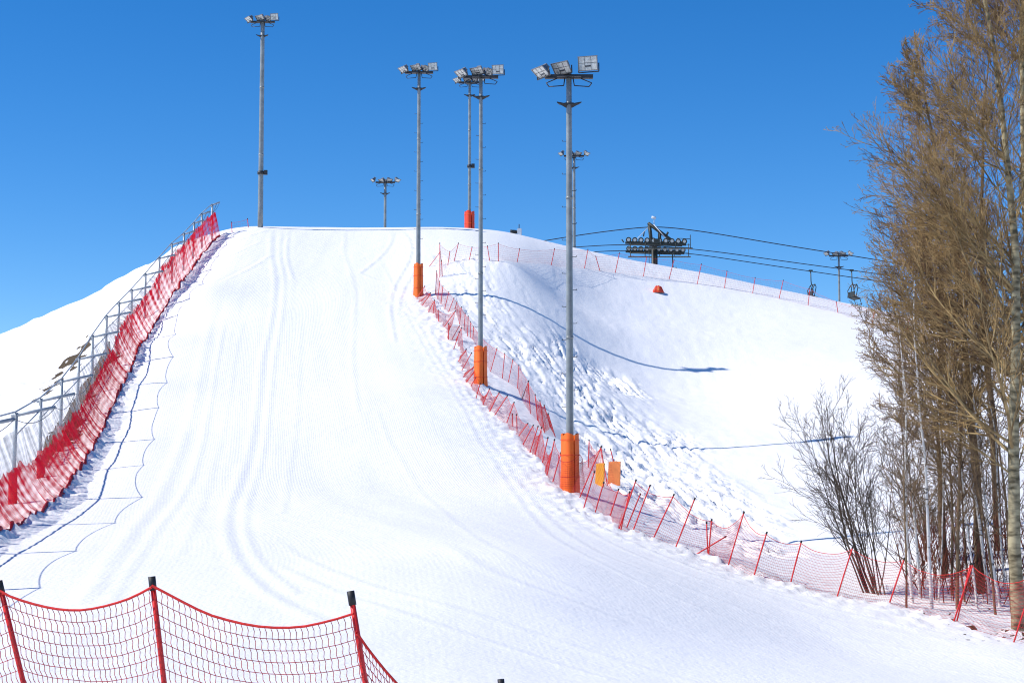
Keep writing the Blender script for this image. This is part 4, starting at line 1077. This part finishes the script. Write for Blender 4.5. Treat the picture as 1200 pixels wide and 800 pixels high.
big_tree(1193, 737, 46.0, 21, 'large bare tree with a pale trunk standing at the right edge of the picture', 3, r0=0.19, nl=60, spread=5.0, lean=(-0.055, 0.02), bias=math.pi, dens=1.0, clear=0.17)
big_tree(1150, 718, 51.5, 17.5, 'bare brown tree with a dark trunk second from the right edge', 5, r0=0.16, nl=48, spread=3.9, m_trunk='bark_brown', lean=(-0.01, 0), bias=math.pi, dens=1.0, clear=0.17)
big_tree(1108, 703, 53.5, 13.5, 'bare brown tree with a dark trunk left of the birch stems', 8, r0=0.13, nl=42, spread=3.1, m_trunk='bark_brown', lean=(0.0, 0), bias=math.pi, dens=1.0, clear=0.24, m_twig='bark_plum')
big_tree(1240, 745, 49, 22, 'tall bare tree whose crown fills the upper right corner', 12, r0=0.22, nl=54, spread=5.0, lean=(-0.05, 0), bias=math.pi, dens=1.0, clear=0.25, m_twig='bark_plum')
big_tree(1172, 700, 56.0, 18, 'bare ochre tree behind the white birch stems', 16, r0=0.15, nl=44, spread=4.2, m_trunk='bark_brown', lean=(-0.02, 0), bias=math.pi, dens=0.9, clear=0.2)

def birch(px, py, D, H, label, seed, r0=0.05, lean=0.0, m='bark_birch'):
    r = np.random.default_rng(seed); a, b = ray(px, py); x, y = a * D, D; z = gz(x, y)
    root = empty('birch_tree', (x, y, z), label, 'birch tree', 'slender birch stems behind the net fence')
    P, R = grow(np.array([[x, y, z - 0.2]]), np.array([[lean, 0, 1.0]]), np.array([H]), np.array([r0]), 18, 0.03, 0.02, r, 0.2)
    mb = MB(); mb.tubes(P, R, 8); mb.build('trunk', M[m], root)
    P1, R1, L1 = children_of(P, R, 22, 0.22, 0.97, 42, r, 0.22, 0.45, 8, 0.12, 0.05, np.array([H]), 0.4, 0.007)
    P2, R2, L2_ = children_of(P1, R1, 8, 0.15, 0.98, 40, r, 0.42, 0.6, 4, 0.16, 0.04, L1, 0.6, 0.0055)
    P3, R3, _ = children_of(P2, R2, 3, 0.2, 0.98, 40, r, 0.5, 0.8, 3, 0.16, 0.02, L2_, 0.7, 0.005)
    mb = MB(); mb.tubes(P1, R1, 4); mb.tubes(P2, R2, 3); mb.tubes(P3, R3, 3); mb.build('branches', M['bark_brown'], root)
bs = [(1062, 'bare birch stem nearest to the dark shrub', 0.03, 6.5, .035, 'bark_brown'), (1070, 'thin white birch stem just right of the dark shrub', -0.05, 8.5, .05, 'bark_birch'), (1079, 'leaning white birch stem, second right of the dark shrub', -0.10, 8, .045, 'bark_birch'),
 (1092, 'white birch stem with a bright lower trunk left of the first dark trunk', -0.03, 9.5, .055, 'bark_birch'), (1099, 'very thin birch stem close against the first dark trunk', 0.03, 8, .03, 'bark_birch'),
 (1116, 'dark grey sapling right beside the first dark trunk', 0.0, 9, .045, 'bark_brown'), (1122, 'slim brown sapling in front of the middle of the thicket', 0.02, 10, .06, 'bark_brown'), (1131, 'slim brown sapling left of the double red fence post', -0.05, 8, .035, 'bark_brown'),
 (1138, 'tilted brown sapling above the double red fence post', -0.12, 8, .035, 'bark_brown'), (1145, 'thin pale birch stem between dark saplings', -0.06, 9, .035, 'bark_birch'), (1160, 'white birch stem tilting left, right of the double red fence post', -0.10, 10, .055, 'bark_birch'),
 (1167, 'thin brown sapling among the white birch stems near the right edge', -0.08, 9, .04, 'bark_brown'), (1173, 'white birch stem tilting left beside the pale trunk', -0.13, 9.5, .05, 'bark_birch'), (1180, 'thin white birch stem closest to the big pale trunk', -0.10, 8.5, .038, 'bark_birch'), (1186, 'dark sapling half behind the big pale trunk', -0.03, 9, .05, 'bark_brown')]
for i, (px, lb, ln, H, r0, m) in enumerate(bs):
    D = 48.6 + (i * 37 % 11) * 0.3
    birch(px, 700, D, H, lb, 40 + i, r0, ln, m)

# dark multi-stemmed shrub behind the fence
def shrub(px, py, D, label, seed, n=16, H=5.2, az0=math.pi, m='bark_dark', spread=(10, 62), group=None, name='bare_shrub', rad=0.05):
    r = np.random.default_rng(seed); a, b = ray(px, py); x, y = a * D, D; z = gz(x, y)
    root = empty(name, (x, y, z), label, 'shrub', group)
    az = np.where(r.random(n) < 0.62, az0 + r.normal(size=n) * 0.55, r.uniform(0, 2 * math.pi, n)); tilt = np.radians(r.uniform(spread[0], spread[1], n) * 0.62)
    d = np.stack([np.cos(az) * np.sin(tilt), np.sin(az) * np.sin(tilt), np.cos(tilt)], -1)
    L = H * r.uniform(0.7, 1.05, n)
    P, R = grow(np.tile([[x, y, z - 0.15]], (n, 1)) + r.normal(size=(n, 3)) * np.array([0.18, 0.18, 0]), d, L, rad * r.uniform(0.5, 1.1, n), 14, 0.06, 0.035, r, 0.2)
    mb = MB(); mb.tubes(P, R, 6); mb.build('stems', M[m], root)
    P1, R1, L1 = children_of(P, R, 10, 0.2, 0.97, 34, r, 0.42, 0.5, 9, 0.10, 0.03, L, 0.35, 0.009)
    P2, R2, L2_ = children_of(P1, R1, 8, 0.15, 0.97, 34, r, 0.45, 0.6, 5, 0.12, 0.03, L1, 0.5, 0.0065)
    P3, R3, _ = children_of(P2, R2, 3, 0.2, 0.97, 34, r, 0.5, 0.8, 3, 0.12, 0.03, L2_, 0.7, 0.005)
    mb = MB(); mb.tubes(P1, R1, 4); mb.tubes(P2, R2, 3); mb.tubes(P3, R3, 3); mb.build('twigs', M[m], root)
    return root
shrub(1026, 700, 51.6, 'dark bare shrub of many stems standing alone against the snow left of the trees', 71, n=11, H=5.7, spread=(3, 46), rad=0.04)
shrub(1090, 700, 55.5, 'low brown bush behind the birch stems', 77, n=7, H=3.4, m='bark_brown', rad=0.03)

# thicket of young red-brown stems at the foot of the trees
r = np.random.default_rng(91); n = 300
X_ = r.uniform(12.0, 18.5, n); Y_ = 50.0 + r.uniform(0, 6.5, n) ; keep = X_ / Y_ > 0.228; X_, Y_ = X_[keep], Y_[keep]
S_ = np.array([(a, b, gz(a, b) - 0.05) for a, b in zip(X_, Y_)]); n = len(S_)
d = np.stack([r.normal(size=n) * 0.25, r.normal(size=n) * 0.25, np.ones(n)], -1)
P, R = grow(S_, d, r.uniform(0.9, 3.2, n), r.uniform(0.008, 0.02, n), 7, 0.08, 0.03, r, 0.4)
P1, R1, L1 = children_of(P, R, 5, 0.2, 0.95, 38, r, 0.4, 0.7, 4, 0.1, 0.03, np.full(n, 1.8), 0.5, 0.005)
mb = MB(); mb.tubes(P, R, 4); mb.tubes(P1, R1, 3)
o = mb.build('undergrowth', M['bark_red'], None, origin=(15, 52, -3)); tag(o, 'red-brown thicket of young stems at the foot of the trees', 'undergrowth', None, 'stuff')
SUN_E=4.4; SKY_S=0.145; SKY_SAT=1.3; SKY_HUE=0.504; EXPO=0.10
# ------------------------------------------------------------------ light
SUN_EL = 46.0; SUN_DIR = np.array([1.0, 0.10])   # shadows run this way over the ground
sd = SUN_DIR / np.linalg.norm(SUN_DIR)
travel = Vector((sd[0] * math.cos(math.radians(SUN_EL)), sd[1] * math.cos(math.radians(SUN_EL)), -math.sin(math.radians(SUN_EL))))
sl = bpy.data.lights.new('sun', 'SUN'); sl.energy = SUN_E; sl.angle = math.radians(0.5); sl.color = (1.0, 0.955, 0.895)
so_ = bpy.data.objects.new('sun', sl); COL.objects.link(so_)
so_.rotation_euler = travel.to_track_quat('-Z', 'Y').to_euler(); so_.location = (-40, 0, 60)
w = bpy.data.worlds.new('World'); C.world = w; w.use_nodes = True
nt = w.node_tree; bg = nt.nodes['Background']
sk = nt.nodes.new('ShaderNodeTexSky'); sk.sky_type = 'NISHITA'; sk.sun_disc = False
sk.sun_elevation = math.radians(SUN_EL)
to_sun = -sd
sk.sun_rotation = math.atan2(to_sun[0], to_sun[1])
sk.altitude = 2500; sk.air_density = 1.0; sk.dust_density = 0.0; sk.ozone_density = 5.0
hs = nt.nodes.new('ShaderNodeHueSaturation'); hs.inputs['Saturation'].default_value = SKY_SAT; hs.inputs['Value'].default_value = 1.0
hs.inputs['Hue'].default_value = SKY_HUE
nt.links.new(sk.outputs[0], hs.inputs['Color']); nt.links.new(hs.outputs[0], bg.inputs['Color'])
bg.inputs['Strength'].default_value = SKY_S
C.view_settings.view_transform = 'Standard'; C.view_settings.look = 'None'; C.view_settings.gamma = 1
C.view_settings.exposure = EXPO; C.view_settings.use_curve_mapping = False
C.render.engine = 'CYCLES'
C.cycles.pixel_filter_type = 'BLACKMAN_HARRIS'; C.cycles.filter_width = 1.1
C.cycles.max_bounces = 6; C.cycles.transparent_max_bounces = 24
